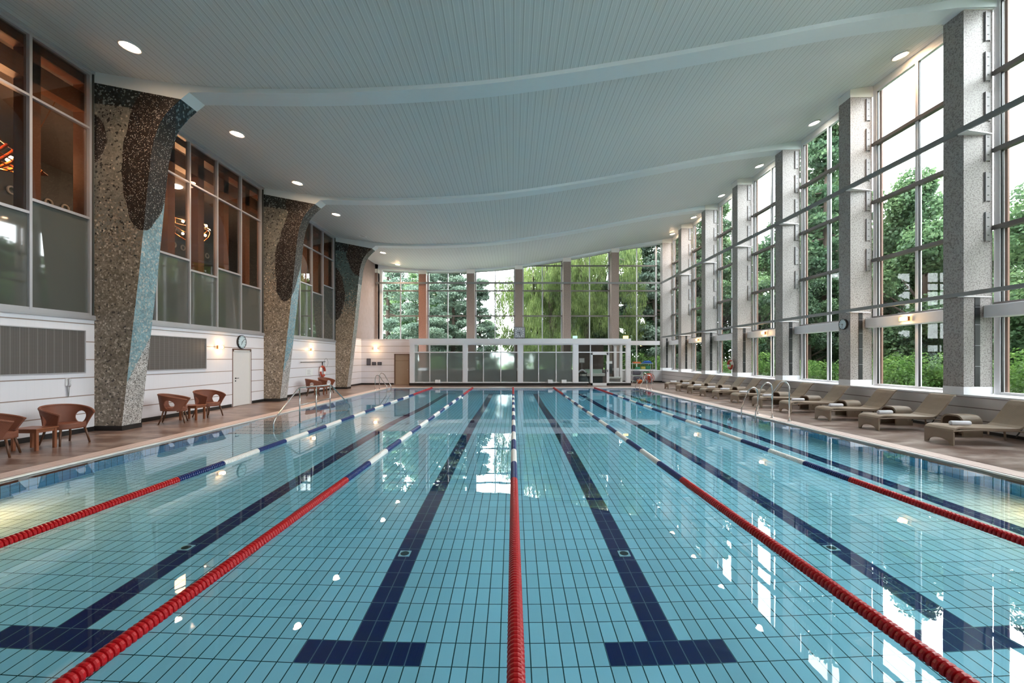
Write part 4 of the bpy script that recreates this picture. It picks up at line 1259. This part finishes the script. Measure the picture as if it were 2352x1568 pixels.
# ------------------------------------------------------------------ rattan armchairs and tables
def make_armchair():
    r_ = empty('rattan_armchair', cat='chair')
    # local +X is the front
    def shell(u, v):
        ph = math.radians(-128+256*u)              # 0 = back
        rim = 0.80-0.16*(abs(2*u-1)**2.2)
        z = 0.36+(rim-0.36)*v
        rad = 0.285+0.055*v**1.3
        ex = 1.12
        x = -math.cos(ph)*rad*1.0-0.0
        y = math.sin(ph)*rad*ex
        if abs(2*u-1) > 0.62:
            x += (abs(2*u-1)-0.62)*0.30*v
        return (x, y, z)
    def hole(u, v):
        for c_ in (0.20, 0.80):
            if ((u-c_)/0.08)**2+((v-0.44)/0.32)**2 < 1: return True
        return False
    MB().grid(shell, 200, 56, hole).build('backrest', 'rattan_brown', r_, smooth=True, solid=0.03)
    rim = [shell(q/40, 1.0) for q in range(41)]
    MB().tube(rim, 0.024, 8).build('armrest_rim', 'rattan_brown', r_, smooth=True)
    MB().lathe([(0.0, 0.43), (0.24, 0.435), (0.275, 0.42), (0.285, 0.385), (0.27, 0.35), (0.0, 0.35)], 28).build('seat', 'rattan_brown', r_, smooth=True)
    ap = MB().grid(lambda u, v: (0.285*math.cos(-1.2+2.4*u), 0.31*math.sin(-1.2+2.4*u), 0.33+0.12*v), 16, 4)
    ap.build('seat_apron', 'rattan_brown', r_, smooth=True, solid=0.03)
    for sx, sy in ((1, 1), (1, -1), (-1, 1), (-1, -1)):
        MB().tube([(0.20*sx, 0.20*sy, 0.36), (0.235*sx, 0.235*sy, 0.18), (0.27*sx if sx > 0 else -0.30, 0.26*sy, 0.0)], [0.022, 0.020, 0.017], 8).build('leg', 'wood_dark', r_, smooth=True)
    return r_
ac0 = make_armchair()
chairs = [(-9.46, 7.80, 35, 'brown rattan armchair at the left picture edge, nearest of all'), (-9.42, 9.02, -12, 'brown rattan armchair by the near small table below the wall telephone'),
          (-9.45, 11.95, 30, 'brown rattan armchair right behind the nearest mosaic column'), (-9.42, 13.25, -14, 'brown rattan armchair of the middle pair nearer the white door'),
          (-9.65, 20.7, 30, 'brown rattan armchair of the far pair, the one nearer the camera'), (-9.65, 22.1, -14, 'brown rattan armchair of the far pair, beside the farthest mosaic column')]
for i, (x, y, a, lab) in enumerate(chairs):
    o = ac0 if i == 0 else copy_tree(ac0)
    place(o, (x, y, DZ), math.radians(a), lab, 'rattan armchairs along the left wall')
def make_table():
    r_ = empty('side_table', cat='table')
    MB().box(-0.27, 0.27, -0.21, 0.21, 0.40, 0.43).build('tabletop', 'wood_red', r_, bevel=0.008)
    MB().box(-0.24, 0.24, -0.18, -0.16, 0.345, 0.40).box(-0.24, 0.24, 0.16, 0.18, 0.345, 0.40).box(-0.24, -0.22, -0.16, 0.16, 0.345, 0.40).box(0.22, 0.24, -0.16, 0.16, 0.345, 0.40).build('apron', 'wood_red', r_)
    for sx in (-1, 1):
        for sy in (-1, 1):
            MB().box(0.225*sx-0.024, 0.225*sx+0.024, 0.165*sy-0.024, 0.165*sy+0.024, 0, 0.40).build('leg', 'wood_red', r_, bevel=0.004)
    return r_
t0 = make_table()
for i, (x, y, lab) in enumerate(((-9.46, 8.47, 'small reddish wooden table between the two nearest armchairs'), (-9.42, 12.6, 'small reddish wooden table between the middle pair of armchairs'), (-9.6, 21.4, 'small reddish wooden table between the far pair of armchairs'))):
    o = t0 if i == 0 else copy_tree(t0)
    place(o, (x, y, DZ), 0.0, lab, 'small wooden tables along the left wall')

# ------------------------------------------------------------------ loungers (local +X towards the wall, y across, origin at foot end centre)
def make_lounger():
    r_ = empty('rattan_sunlounger', cat='sunlounger')
    W = 0.31
    n_ = 10
    pts = [(-W, 0.0), (-W, 0.30), (W, 0.30), (W, 0.0)]
    archp = [(0.22*math.cos(PI*q/n_), 0.02+0.11*math.sin(PI*q/n_)) for q in range(n_+1)]
    outline = [(-W, 0.0), (-W, 0.285), (W, 0.285), (W, 0.0), (0.22, 0.0)]+archp+[(-0.22, 0.0)]
    # foot panel in strips so that the arch stays open
    fp = MB()
    N = 24
    for q in range(N):
        y0, y1 = -W+2*W*q/N, -W+2*W*(q+1)/N
        zb = lambda y: 0.0 if abs(y) >= 0.23 else 0.02+0.10*math.sqrt(max(0, 1-(y/0.23)**2))
        fp.prism([(y0, zb(y0)), (y1, zb(y1)), (y1, 0.285), (y0, 0.285)], 0.0, 0.03, axis='x')
    fp.build('foot_panel', 'rattan_grey', r_)
    prof = [(0.005, 0.27), (0.02, 0.31), (0.06, 0.345), (0.12, 0.362), (0.22, 0.368), (0.45, 0.352), (0.8, 0.338), (1.15, 0.33), (1.37, 0.33)]
    def seat(u, v):
        t = u*(len(prof)-1); i = min(int(t), len(prof)-2); f_ = t-i
        return (prof[i][0]*(1-f_)+prof[i+1][0]*f_, -W+2*W*v, prof[i][1]*(1-f_)+prof[i+1][1]*f_)
    MB().grid(seat, 24, 4).build('seat', 'rattan_grey', r_, solid=0.035, smooth=False)
    bp = [(1.36, 0.325), (1.46, 0.38), (1.58, 0.50), (1.70, 0.65), (1.80, 0.78), (1.87, 0.855), (1.92, 0.875)]
    def back(u, v):
        t = u*(len(bp)-1); i = min(int(t), len(bp)-2); f_ = t-i
        return (bp[i][0]*(1-f_)+bp[i+1][0]*f_, -W+2*W*v, bp[i][1]*(1-f_)+bp[i+1][1]*f_)
    MB().grid(back, 18, 4).build('backrest', 'rattan_grey', r_, solid=0.035, smooth=False)
    for s_ in (-1, 1):
        MB().tube([(0.03, s_*(W-0.02), 0.30), (0.5, s_*(W-0.02), 0.315), (1.35, s_*(W-0.02), 0.295), (1.75, s_*(W-0.02), 0.22)], 0.02, 6).build('side_rail', 'rattan_grey', r_)
        MB().tube([(1.72, s_*(W-0.03), 0.24), (1.75, s_*(W-0.03), 0.0)], 0.02, 6).build('leg', 'rattan_grey', r_)
        MB().tube([(0.75, s_*(W-0.03), 0.32), (0.75, s_*(W-0.03), 0.23)], 0.018, 6).build('stub_leg', 'rattan_grey', r_)
        MB().tube([(1.60, s_*(W-0.05), 0.50), (1.35, s_*(W-0.05), 0.17)], 0.012, 6).build('backrest_strut', 'dark_metal', r_)
    return r_
lg0 = make_lounger()
def make_towel():
    r_ = empty('rolled_towel', cat='towel')
    MB().lathe([(0, -0.19), (0.03, -0.19), (0.042, -0.185), (0.048, -0.17), (0.048, 0.17), (0.042, 0.185), (0.03, 0.19), (0, 0.19)], 14, axis='x').build('towel_roll', 'towel', r_, smooth=True)
    return r_
tw0 = make_towel()
def make_wicker_table():
    r_ = empty('wicker_arch_table', cat='table')
    def arch(u, v):
        t = u
        a = 0.24; h = 0.47; rr = 0.15
        pts = [(-a, 0.0), (-a, h-rr)]+[(-a+rr-rr*math.cos(PI/2*q/6), h-rr+rr*math.sin(PI/2*q/6)) for q in range(1, 7)]
        pts += [(a-rr+rr*math.sin(PI/2*q/6), h-rr+rr*math.cos(PI/2*q/6)) for q in range(0, 7)]+[(a, 0.0)]
        tt = t*(len(pts)-1); i = min(int(tt), len(pts)-2); f_ = tt-i
        return (-0.22+0.44*v, pts[i][0]*(1-f_)+pts[i+1][0]*f_, pts[i][1]*(1-f_)+pts[i+1][1]*f_)
    MB().grid(arch, 15, 4).build('arch_shell', 'rattan_grey', r_, solid=0.04, smooth=False)
    MB().box(0.16, 0.2, -0.22, 0.22, 0.0, 0.36).build('back_panel', 'rattan_grey', r_)
    return r_
wt0 = make_wicker_table()
near = [8.80, 10.60, 12.22, 13.95, 15.6, 17.2, 18.85, 20.15, 21.65, 23.2, 24.95]
onames = ['nearest, cut by the picture edge', 'second nearest', 'third nearest', 'fourth nearest', 'fifth nearest, behind the pool rails', 'sixth nearest', 'seventh nearest', 'eighth nearest', 'ninth nearest', 'tenth nearest, next to last', 'eleventh and farthest']
for i, y in enumerate(near):
    yc = y+0.32
    o = lg0 if i == 0 else copy_tree(lg0)
    place(o, (9.02, yc, DZ), 0, 'grey-brown woven sunlounger, %s' % onames[i], 'woven sunloungers along the window wall')
    o = tw0 if i == 0 else copy_tree(tw0)
    place(o, (9.42, yc-0.06+0.03*((i*7) % 3), DZ+0.429), math.radians(-8+6*((i*5) % 3)), 'rolled white towel on the %s sunlounger' % onames[i].split(',')[0], 'rolled towels on the sunloungers')
    o = wt0 if i == 0 else copy_tree(wt0)
    nxt = near[i+1] if i < 10 else y+1.65
    ym = (y+0.64+nxt)/2
    place(o, (10.45, ym, DZ), 0, 'woven arch-shaped side table beyond the %s sunlounger' % onames[i].split(',')[0], 'woven arch tables between the sunloungers')

# ------------------------------------------------------------------ pool rails
r = empty('stair_handrail', (0, 0, 0), 0, 'long steel handrail with posts over the underwater steps on the left', 'handrail')
X = -6.25
MB().tube([(X, 11.18, -0.6), (X, 11.18, 0.10)]+arc((X, 11.18, 0.12), (X, 11.2, 0.2), (X, 11.3, 0.28), 4)+[(X, 12.35, 0.88)]+arc((X, 12.4, 0.91), (X, 12.5, 0.96), (X, 12.6, 0.97), 4)+[(X, 14.5, 0.92)]+arc((X, 14.6, 0.92), (X, 14.72, 0.91), (X, 14.82, 0.85), 4)+[(X, 16.4, 0.03), (X, 16.4, -0.5)], 0.02, 10).build('top_rail', 'chrome', r, smooth=True)
for y in (12.55, 13.6, 14.64):
    MB().tube([(X, y, -0.11), (X, y, 0.95)], 0.02, 10).build('post', 'chrome', r, smooth=True)
MB().tube([(X, 12.55, 0.46), (X, 14.64, 0.46)], 0.012, 8).build('mid_rail', 'chrome', r, smooth=True)

def grab_rail(parent, xd, xw, y, top, s=1, zb=-0.9):
    pts = [(xd, y, DZ), (xd, y, top-0.22)]+arc((xd, y, top-0.2), (xd-s*0.02, y, top+0.04), (xd-s*0.2, y, top), 6)
    pts += arc((xd-s*0.22, y, top-0.02), (xd-s*0.32, y, top-0.08), (xd-s*0.36, y, top-0.2), 4)
    pts += [(xw+s*0.04, y, 0.30)]+arc((xw+s*0.03, y, 0.28), (xw, y, 0.22), (xw, y, 0.12), 3)+[(xw, y, zb)]
    a = MB().tube(pts, 0.021, 10).build('grab_rail', 'chrome', parent, smooth=True)
    MB().lathe([(0.0, DZ+0.015), (0.05, DZ+0.014), (0.06, DZ)], 16, c=(xd, y, 0)).build('base_flange', 'chrome', a)
r = empty('pool_handrail', (0, 0, 0), 0, 'set of curved steel grab rails at the pool edge in front of the sunloungers', 'handrail')
grab_rail(r, 7.86, 7.33, 13.8, 0.88)
grab_rail(r, 7.84, 7.33, 13.0, 1.08)
a = MB().tube([(7.88, 12.26, DZ), (7.88, 12.26, 0.92)]+arc((7.88, 12.26, 0.95), (7.86, 12.28, 1.15), (7.84, 12.45, 1.15), 6)+[(7.84, 12.6, 1.13), (7.84, 12.96, 0.80)], 0.021, 10).build('grab_rail', 'chrome', r, smooth=True)
MB().lathe([(0.0, DZ+0.015), (0.05, DZ+0.014), (0.06, DZ)], 16, c=(7.88, 12.26, 0)).build('base_flange', 'chrome', a)
for s, lab in ((-1, 'steel pool ladder at the far left corner of the pool'), (1, 'steel pool ladder at the far right corner of the pool')):
    r = empty('pool_ladder', (0, 0, 0), 0, lab, 'pool ladder')
    grab_rail(r, s*7.82, s*7.15, 24.3, 0.86, s, -1.3)
    grab_rail(r, s*7.82, s*7.15, 25.1, 0.96, s, -1.3)
    for z in (-0.25, -0.55, -0.85, -1.15):
        MB().box(min(s*7.12, s*7.2), max(s*7.12, s*7.2), 24.3, 25.1, z, z+0.03).build('rung', 'chrome', r)

# ------------------------------------------------------------------ equipment in the far right corner
r = empty('equipment_rack', (9.4, 31.4, DZ), 0, 'metal rack of swim gear by the far right window', 'rack')
for z in (0.12, 0.55, 0.98, 1.40):
    MB().box(-0.75, 0.75, -0.25, 0.25, z, z+0.03).build('rack_shelf', 'desk_green', r)
for sx in (-0.74, 0.74):
    for sy in (-0.24, 0.24):
        MB().box(sx-0.015, sx+0.015, sy-0.015, sy+0.015, 0, 1.5).build('rack_post', 'frame_silver', r)
def stackthing(name, cat, mat, x, y, z, dx, dy, dz, lab, group=None, rz=0.0):
    o = MB().box(-dx/2, dx/2, -dy/2, dy/2, 0, dz).build(name, mat, bevel=min(dx, dy, dz)*0.3)
    o.location = (x, y, z); o.rotation_euler = (0, 0, rz)
    return tag(o, lab, cat, group)
for k in range(3):
    stackthing('kickboard', 'kickboard', 'orange_plastic', 9.05-0.02*k, 31.4, DZ+1.43+0.04*k, 0.5, 0.35, 0.035, 'orange kickboard on the rack top, %s of the orange stack' % ['lowest', 'middle', 'topmost'][k], 'kickboards on the rack', 0.08*k)
for k in range(4):
    stackthing('kickboard', 'kickboard', 'blue_plastic', 9.78+0.01*k, 31.4, DZ+1.43+0.05*k, 0.72-0.12*k, 0.35, 0.045, 'blue kickboard on the rack top, %s of the blue pile' % ['lowest', 'second', 'third', 'topmost'][k], 'kickboards on the rack', 0.1*k-0.1)
for k in range(3):
    stackthing('foam_float', 'float', 'yellow_foam' if k == 1 else 'green_foam', 9.1+0.38*k, 31.38, DZ+1.01, 0.34, 0.3, 0.16+0.04*k, '%s foam float on the upper shelf of the rack' % ['leftmost green', 'yellow', 'right-hand green'][k], 'foam floats on the rack')
for k in range(2):
    stackthing('storage_crate', 'crate', 'dark_box', 9.0+0.1*k, 31.36, DZ+(0.15 if k else 0.58), 0.62, 0.4, 0.32, 'dark storage crate on the %s shelf of the rack' % ('bottom' if k else 'second'), 'crates on the rack')
stackthing('basket', 'basket', 'orange_plastic', 9.05, 30.75, DZ, 0.36, 0.3, 0.28, 'orange plastic basket on the deck before the rack')
stackthing('foam_float', 'float', 'green_foam', 9.75, 31.38, DZ+0.58, 0.45, 0.32, 0.25, 'dark green foam float on the second shelf of the rack')
r = empty('lane_rope_reel', (9.55, 30.2, DZ), 0, 'red reel with coiled float line in the far right corner', 'reel')
for sy in (-0.22, 0.22):
    MB().tube([(0.30*math.cos(t), sy, 0.45+0.30*math.sin(t)) for t in [2*PI*q/20 for q in range(20)]], 0.02, 6, closed=True).build('reel_rim', 'buoy_red', r, smooth=True)
    MB().tube([(-0.25, sy*1.15, 0), (0, sy*1.15, 0.45), (0.25, sy*1.15, 0)], 0.02, 6).build('reel_stand', 'chrome', r)
MB().lathe([(0.06, -0.22), (0.20, -0.18), (0.24, 0), (0.20, 0.18), (0.06, 0.22)], 16, c=(0, 0, 0.45), axis='y').build('coiled_line', 'buoy_red', r)

# ------------------------------------------------------------------ outside: ground, trees, bushes
mb = MB().box(12.5, 160, -60, 200, -0.5, -0.35).box(-90, 12.5, 33.6, 200, -0.5, -0.35)
struct(mb, 'ground', 'lawn_green', 'grassy ground outside the windows', 'ground')

def leafcloud(rng, blobs, nleaf, size, droop=0.0, flat=0.6):
    v = []; f = []
    for (cx, cy, cz, rx, ry, rz_) in blobs:
        for _ in range(nleaf):
            while True:
                a, b, c_ = rng.uniform(-1, 1), rng.uniform(-1, 1), rng.uniform(-1, 1)
                d_ = a*a+b*b+c_*c_
                if 0.05 < d_ < 1: break
            k_ = (0.55+0.45*rng.random())/math.sqrt(d_)
            p = Vector((cx+a*k_*rx, cy+b*k_*ry, cz+c_*k_*rz_))
            n_ = Vector((a+rng.gauss(0, flat), b+rng.gauss(0, flat), c_+0.5+rng.gauss(0, flat))).normalized()
            t = n_.cross(Vector((rng.gauss(0, 1), rng.gauss(0, 1), rng.gauss(0, 1)))).normalized()
            if droop:
                t = Vector((rng.gauss(0, 0.22), rng.gauss(0, 0.22), -1)).normalized()
                n_ = t.cross(Vector((rng.gauss(0, 1), rng.gauss(0, 1), 0))).normalized()
            b2 = n_.cross(t)
            s_ = size*rng.uniform(0.6, 1.3)
            ln_ = s_*(3.2 if droop else 1.25)
            wd = s_*(0.35 if droop else 0.75)
            i = len(v)
            v += [tuple(p-t*ln_/2), tuple(p+b2*wd/2), tuple(p+t*ln_/2), tuple(p-b2*wd/2)]
            f.append((i, i+1, i+2, i+3))
    m_ = MB(); m_.v = v; m_.f = f; m_.mi = [0]*len(f)
    return m_
def tree_meshes(seed, kind, leafmat):
    rng = random.Random(seed)
    H = 12.0
    tr = MB()
    blobs = []
    if kind == 'broad':
        tr.tube([(0, 0, -0.3), (0.1, 0.05, 3), (0.0, 0.1, 6), (0.1, 0, 9.5)], [0.28, 0.22, 0.15, 0.05], 8)
        for _ in range(46):
            h = rng.uniform(0.14, 1.0)
            R = 3.3*math.sin(min(1, (1.06-h)*1.7)*PI/2)*(0.55+0.45*min(1, h*2.6))
            t = rng.uniform(0, 2*PI); q = R*math.sqrt(rng.uniform(0.15, 1))
            r_ = rng.uniform(0.75, 1.35)
            blobs.append((q*math.cos(t), q*math.sin(t), H*h-0.6, r_, r_, r_*0.8))
            if rng.random() < 0.45:
                tr.tube([(0, 0, H*h*0.6), (q*0.5*math.cos(t), q*0.5*math.sin(t), H*h*0.75), (q*math.cos(t), q*math.sin(t), H*h-0.8)], [0.09, 0.06, 0.02], 5)
        cr = leafcloud(rng, blobs, 950, 0.165)
    elif kind == 'conifer':
        tr.tube([(0, 0, -0.3), (0, 0.05, 6), (0, 0, 12)], [0.26, 0.16, 0.03], 8)
        for _ in range(70):
            h = rng.uniform(0.12, 1.0)
            R = 2.9*(1.05-h)**0.75+0.2
            t = rng.uniform(0, 2*PI); q = R*rng.uniform(0.35, 1)
            blobs.append((q*math.cos(t), q*math.sin(t), H*h-0.25*q, 0.95, 0.95, 0.32))
            tr.tube([(0, 0, H*h), (q*math.cos(t), q*math.sin(t), H*h-0.25*q)], [0.05, 0.015], 4)
        cr = leafcloud(rng, blobs, 420, 0.16, flat=0.9)
    elif kind == 'willow':
        tr.tube([(0, 0, -0.3), (0.15, 0.1, 3.5), (-0.1, 0.1, 7), (0.2, 0, 10)], [0.35, 0.28, 0.2, 0.06], 8)
        for _ in range(60):
            t = rng.uniform(0, 2*PI); q = 3.6*math.sqrt(rng.uniform(0.05, 1))
            top = 11.6-0.16*q*q
            h = rng.uniform(0.1, 1)
            z = 1.4+(top-2.2)*h
            blobs.append((q*math.cos(t), q*math.sin(t), z, 0.6, 0.6, 1.25))
            if rng.random() < 0.4:
                tr.tube([(0, 0, 6), (q*0.6*math.cos(t), q*0.6*math.sin(t), top-1), (q*math.cos(t), q*math.sin(t), z)], [0.1, 0.05, 0.01], 5)
        cr = leafcloud(rng, blobs, 620, 0.105, droop=1.0)
    else:
        for _ in range(12):
            t = rng.uniform(0, 2*PI); q = rng.uniform(0, 0.8)
            blobs.append((q*math.cos(t), q*math.sin(t), rng.uniform(0.35, 1.3), 0.45, 0.45, 0.4))
            tr.tube([(0, 0, -0.1), (q*math.cos(t), q*math.sin(t), 0.8)], [0.02, 0.008], 4)
        cr = leafcloud(rng, blobs, 520, 0.065)
    return tr.mesh('trunk', 'bark', True), cr.mesh('crown', leafmat)
TM = {'broad_a': tree_meshes(1, 'broad', 'leaf_green'), 'broad_b': tree_meshes(2, 'broad', 'leaf_green'), 'broad_dark': tree_meshes(3, 'broad', 'leaf_dark'),
      'conifer': tree_meshes(4, 'conifer', 'leaf_conifer'), 'conifer_b': tree_meshes(8, 'conifer', 'leaf_dark'), 'willow': tree_meshes(5, 'willow', 'leaf_willow'), 'willow_b': tree_meshes(6, 'willow', 'leaf_willow'), 'bush': tree_meshes(7, 'bush', 'leaf_bush')}
kinds = {'broad_a': ('broadleaf_tree', 'mid green broadleaf tree'), 'broad_b': ('broadleaf_tree', 'mid green broadleaf tree'), 'broad_dark': ('broadleaf_tree', 'dark green broadleaf tree'), 'conifer': ('conifer_tree', 'blue-green conifer'), 'conifer_b': ('conifer_tree', 'dark tall conifer'),
         'willow': ('willow_tree', 'yellow-green weeping willow'), 'willow_b': ('willow_tree', 'yellow-green weeping willow'), 'bush': ('garden_bush', 'bright green leafy bush')}
rng = random.Random(11)
def plant(kind, x, y, s, where, sz=None):
    nm, lab = kinds[kind]
    r_ = empty(nm, (x, y, -0.35), rng.uniform(0, 6.28), '%s outside, %s' % (lab, where), 'bush' if kind == 'bush' else 'tree', 'bushes outside the windows' if kind == 'bush' else 'trees outside the windows')
    r_.scale = (s, s, sz or s)
    for part, me in zip(('trunk' if kind != 'bush' else 'stem', 'crown' if kind != 'bush' else 'foliage'), TM[kind]):
        o = bpy.data.objects.new(part, me); C.objects.link(o); o.parent = r_
# right side trees: ray slope x/y tells through which bay they show
T = [('broad_a', 20.5, 14.2, 0.95, 'through the window at the right picture edge'), ('broad_b', 22.0, 23.0, 1.02, 'through the nearest full side bay, its top under the sky'), ('broad_a', 23.5, 27.0, 0.85, 'through the nearest full side bay, behind'),
     ('conifer_b', 21.0, 28.8, 1.5, 'tall through the second side bay'), ('broad_dark', 24.5, 33.5, 1.35, 'through the second side bay, behind the conifer'), ('broad_dark', 18.6, 27.0, 0.62, 'low through the second side bay'),
     ('broad_b', 21.0, 36.5, 1.0, 'through the third side bay'), ('broad_a', 19.5, 40.0, 1.15, 'through the fourth side bay'), ('conifer_b', 17.5, 38.0, 1.3, 'through the fifth side bay'), ('broad_dark', 16.6, 44.0, 1.3, 'behind the far right corner'),
     ('broad_b', 24.0, 20.0, 0.70, 'behind the nearest full side bay, low'), ('broad_a', 27.0, 16.0, 0.9, 'far back at the right picture edge'), ('broad_a', 19.0, 7.0, 1.0, 'on the lounger side before the picture edge'), ('broad_b', 20.0, 1.0, 1.0, 'on the lounger side beside the camera'),
     ('broad_a', 29.0, 40.0, 1.1, 'far back through the third side bay')]
T += [('conifer', -12.4, 42.5, 1.15, 'leftmost through the far windows'), ('conifer', -8.6, 40.5, 1.05, 'through the far bay next to the left corner'), ('conifer', -6.0, 43.0, 1.05, 'through the far bay second from the left'), ('conifer', -3.4, 43.5, 0.84, 'through the far bay left of the square clock'),
      ('conifer', -6.8, 47.0, 1.2, 'farther back behind the left far bays'), ('willow_b', 2.3, 41.5, 1.05, 'left of the square clock column'), ('willow', 3.6, 40.0, 1.28, 'right of the square clock'), ('willow_b', 7.0, 40.5, 1.32, 'through the far bay second from the right'),
      ('broad_dark', 11.5, 43.0, 1.2, 'through the far bay next to the right corner'), ('conifer', 13.6, 41.0, 1.3, 'by the far right corner'), ('broad_b', 5.5, 48.0, 1.2, 'behind the willows'), ('broad_a', -10.5, 50.0, 1.1, 'far back behind the left conifers')]
ORD = 'first second third fourth fifth sixth seventh eighth ninth tenth eleventh twelfth thirteenth fourteenth fifteenth sixteenth'.split()
for i in range(15):
    T.append((('broad_a', 'broad_b', 'broad_dark')[i % 3], 31.0+5*((i*3) % 4)/3, 10.0+3.4*i, 0.70+0.07*((i*5) % 4), '%s nearest of the back row beyond the side windows' % ORD[i]))
for i in range(9):
    T.append((('broad_b', 'conifer', 'broad_a')[i % 3], -17.0+4.6*i, 55.0+(i*2) % 3, 0.6 if i in (2, 3, 4) else 1.05, '%s from left in the back row beyond the far windows' % ORD[i]))
for t in T: plant(*t)
B = [(14.6, 12.0), (15.2, 14.0), (14.3, 16.2), (15.3, 18.0), (14.6, 20.2), (15.0, 22.3), (14.4, 24.6), (15.3, 27.0), (14.8, 29.4), (15.4, 32.0), (15.0, 9.4), (17.0, 13.3), (17.4, 17.4), (17.2, 21.0), (17.6, 25.0), (16.9, 30.5), (10.5, 36.5), (8.6, 36.2), (12.6, 36.8), (6.5, 36.6), (3.6, 36.4), (0.4, 36.6), (-3.0, 36.4), (-6.4, 36.6), (-9.4, 36.5)]
rank_a = sorted([i for i in range(16) if B[i][0] < 16], key=lambda i: B[i][1])
rank_b = sorted([i for i in range(16) if B[i][0] >= 16], key=lambda i: B[i][1])
rank_c = sorted(range(16, 25), key=lambda i: -B[i][0])
for i, (x, y) in enumerate(B):
    if i in rank_a: wh = '%s nearest in the row along the side windows' % ORD[rank_a.index(i)]
    elif i in rank_b: wh = '%s nearest in the rear row beyond the side windows' % ORD[rank_b.index(i)]
    else: wh = '%s from the right before the far windows' % ORD[rank_c.index(i)]
    plant('bush', x, y, rng.uniform(1.1, 1.7), wh)
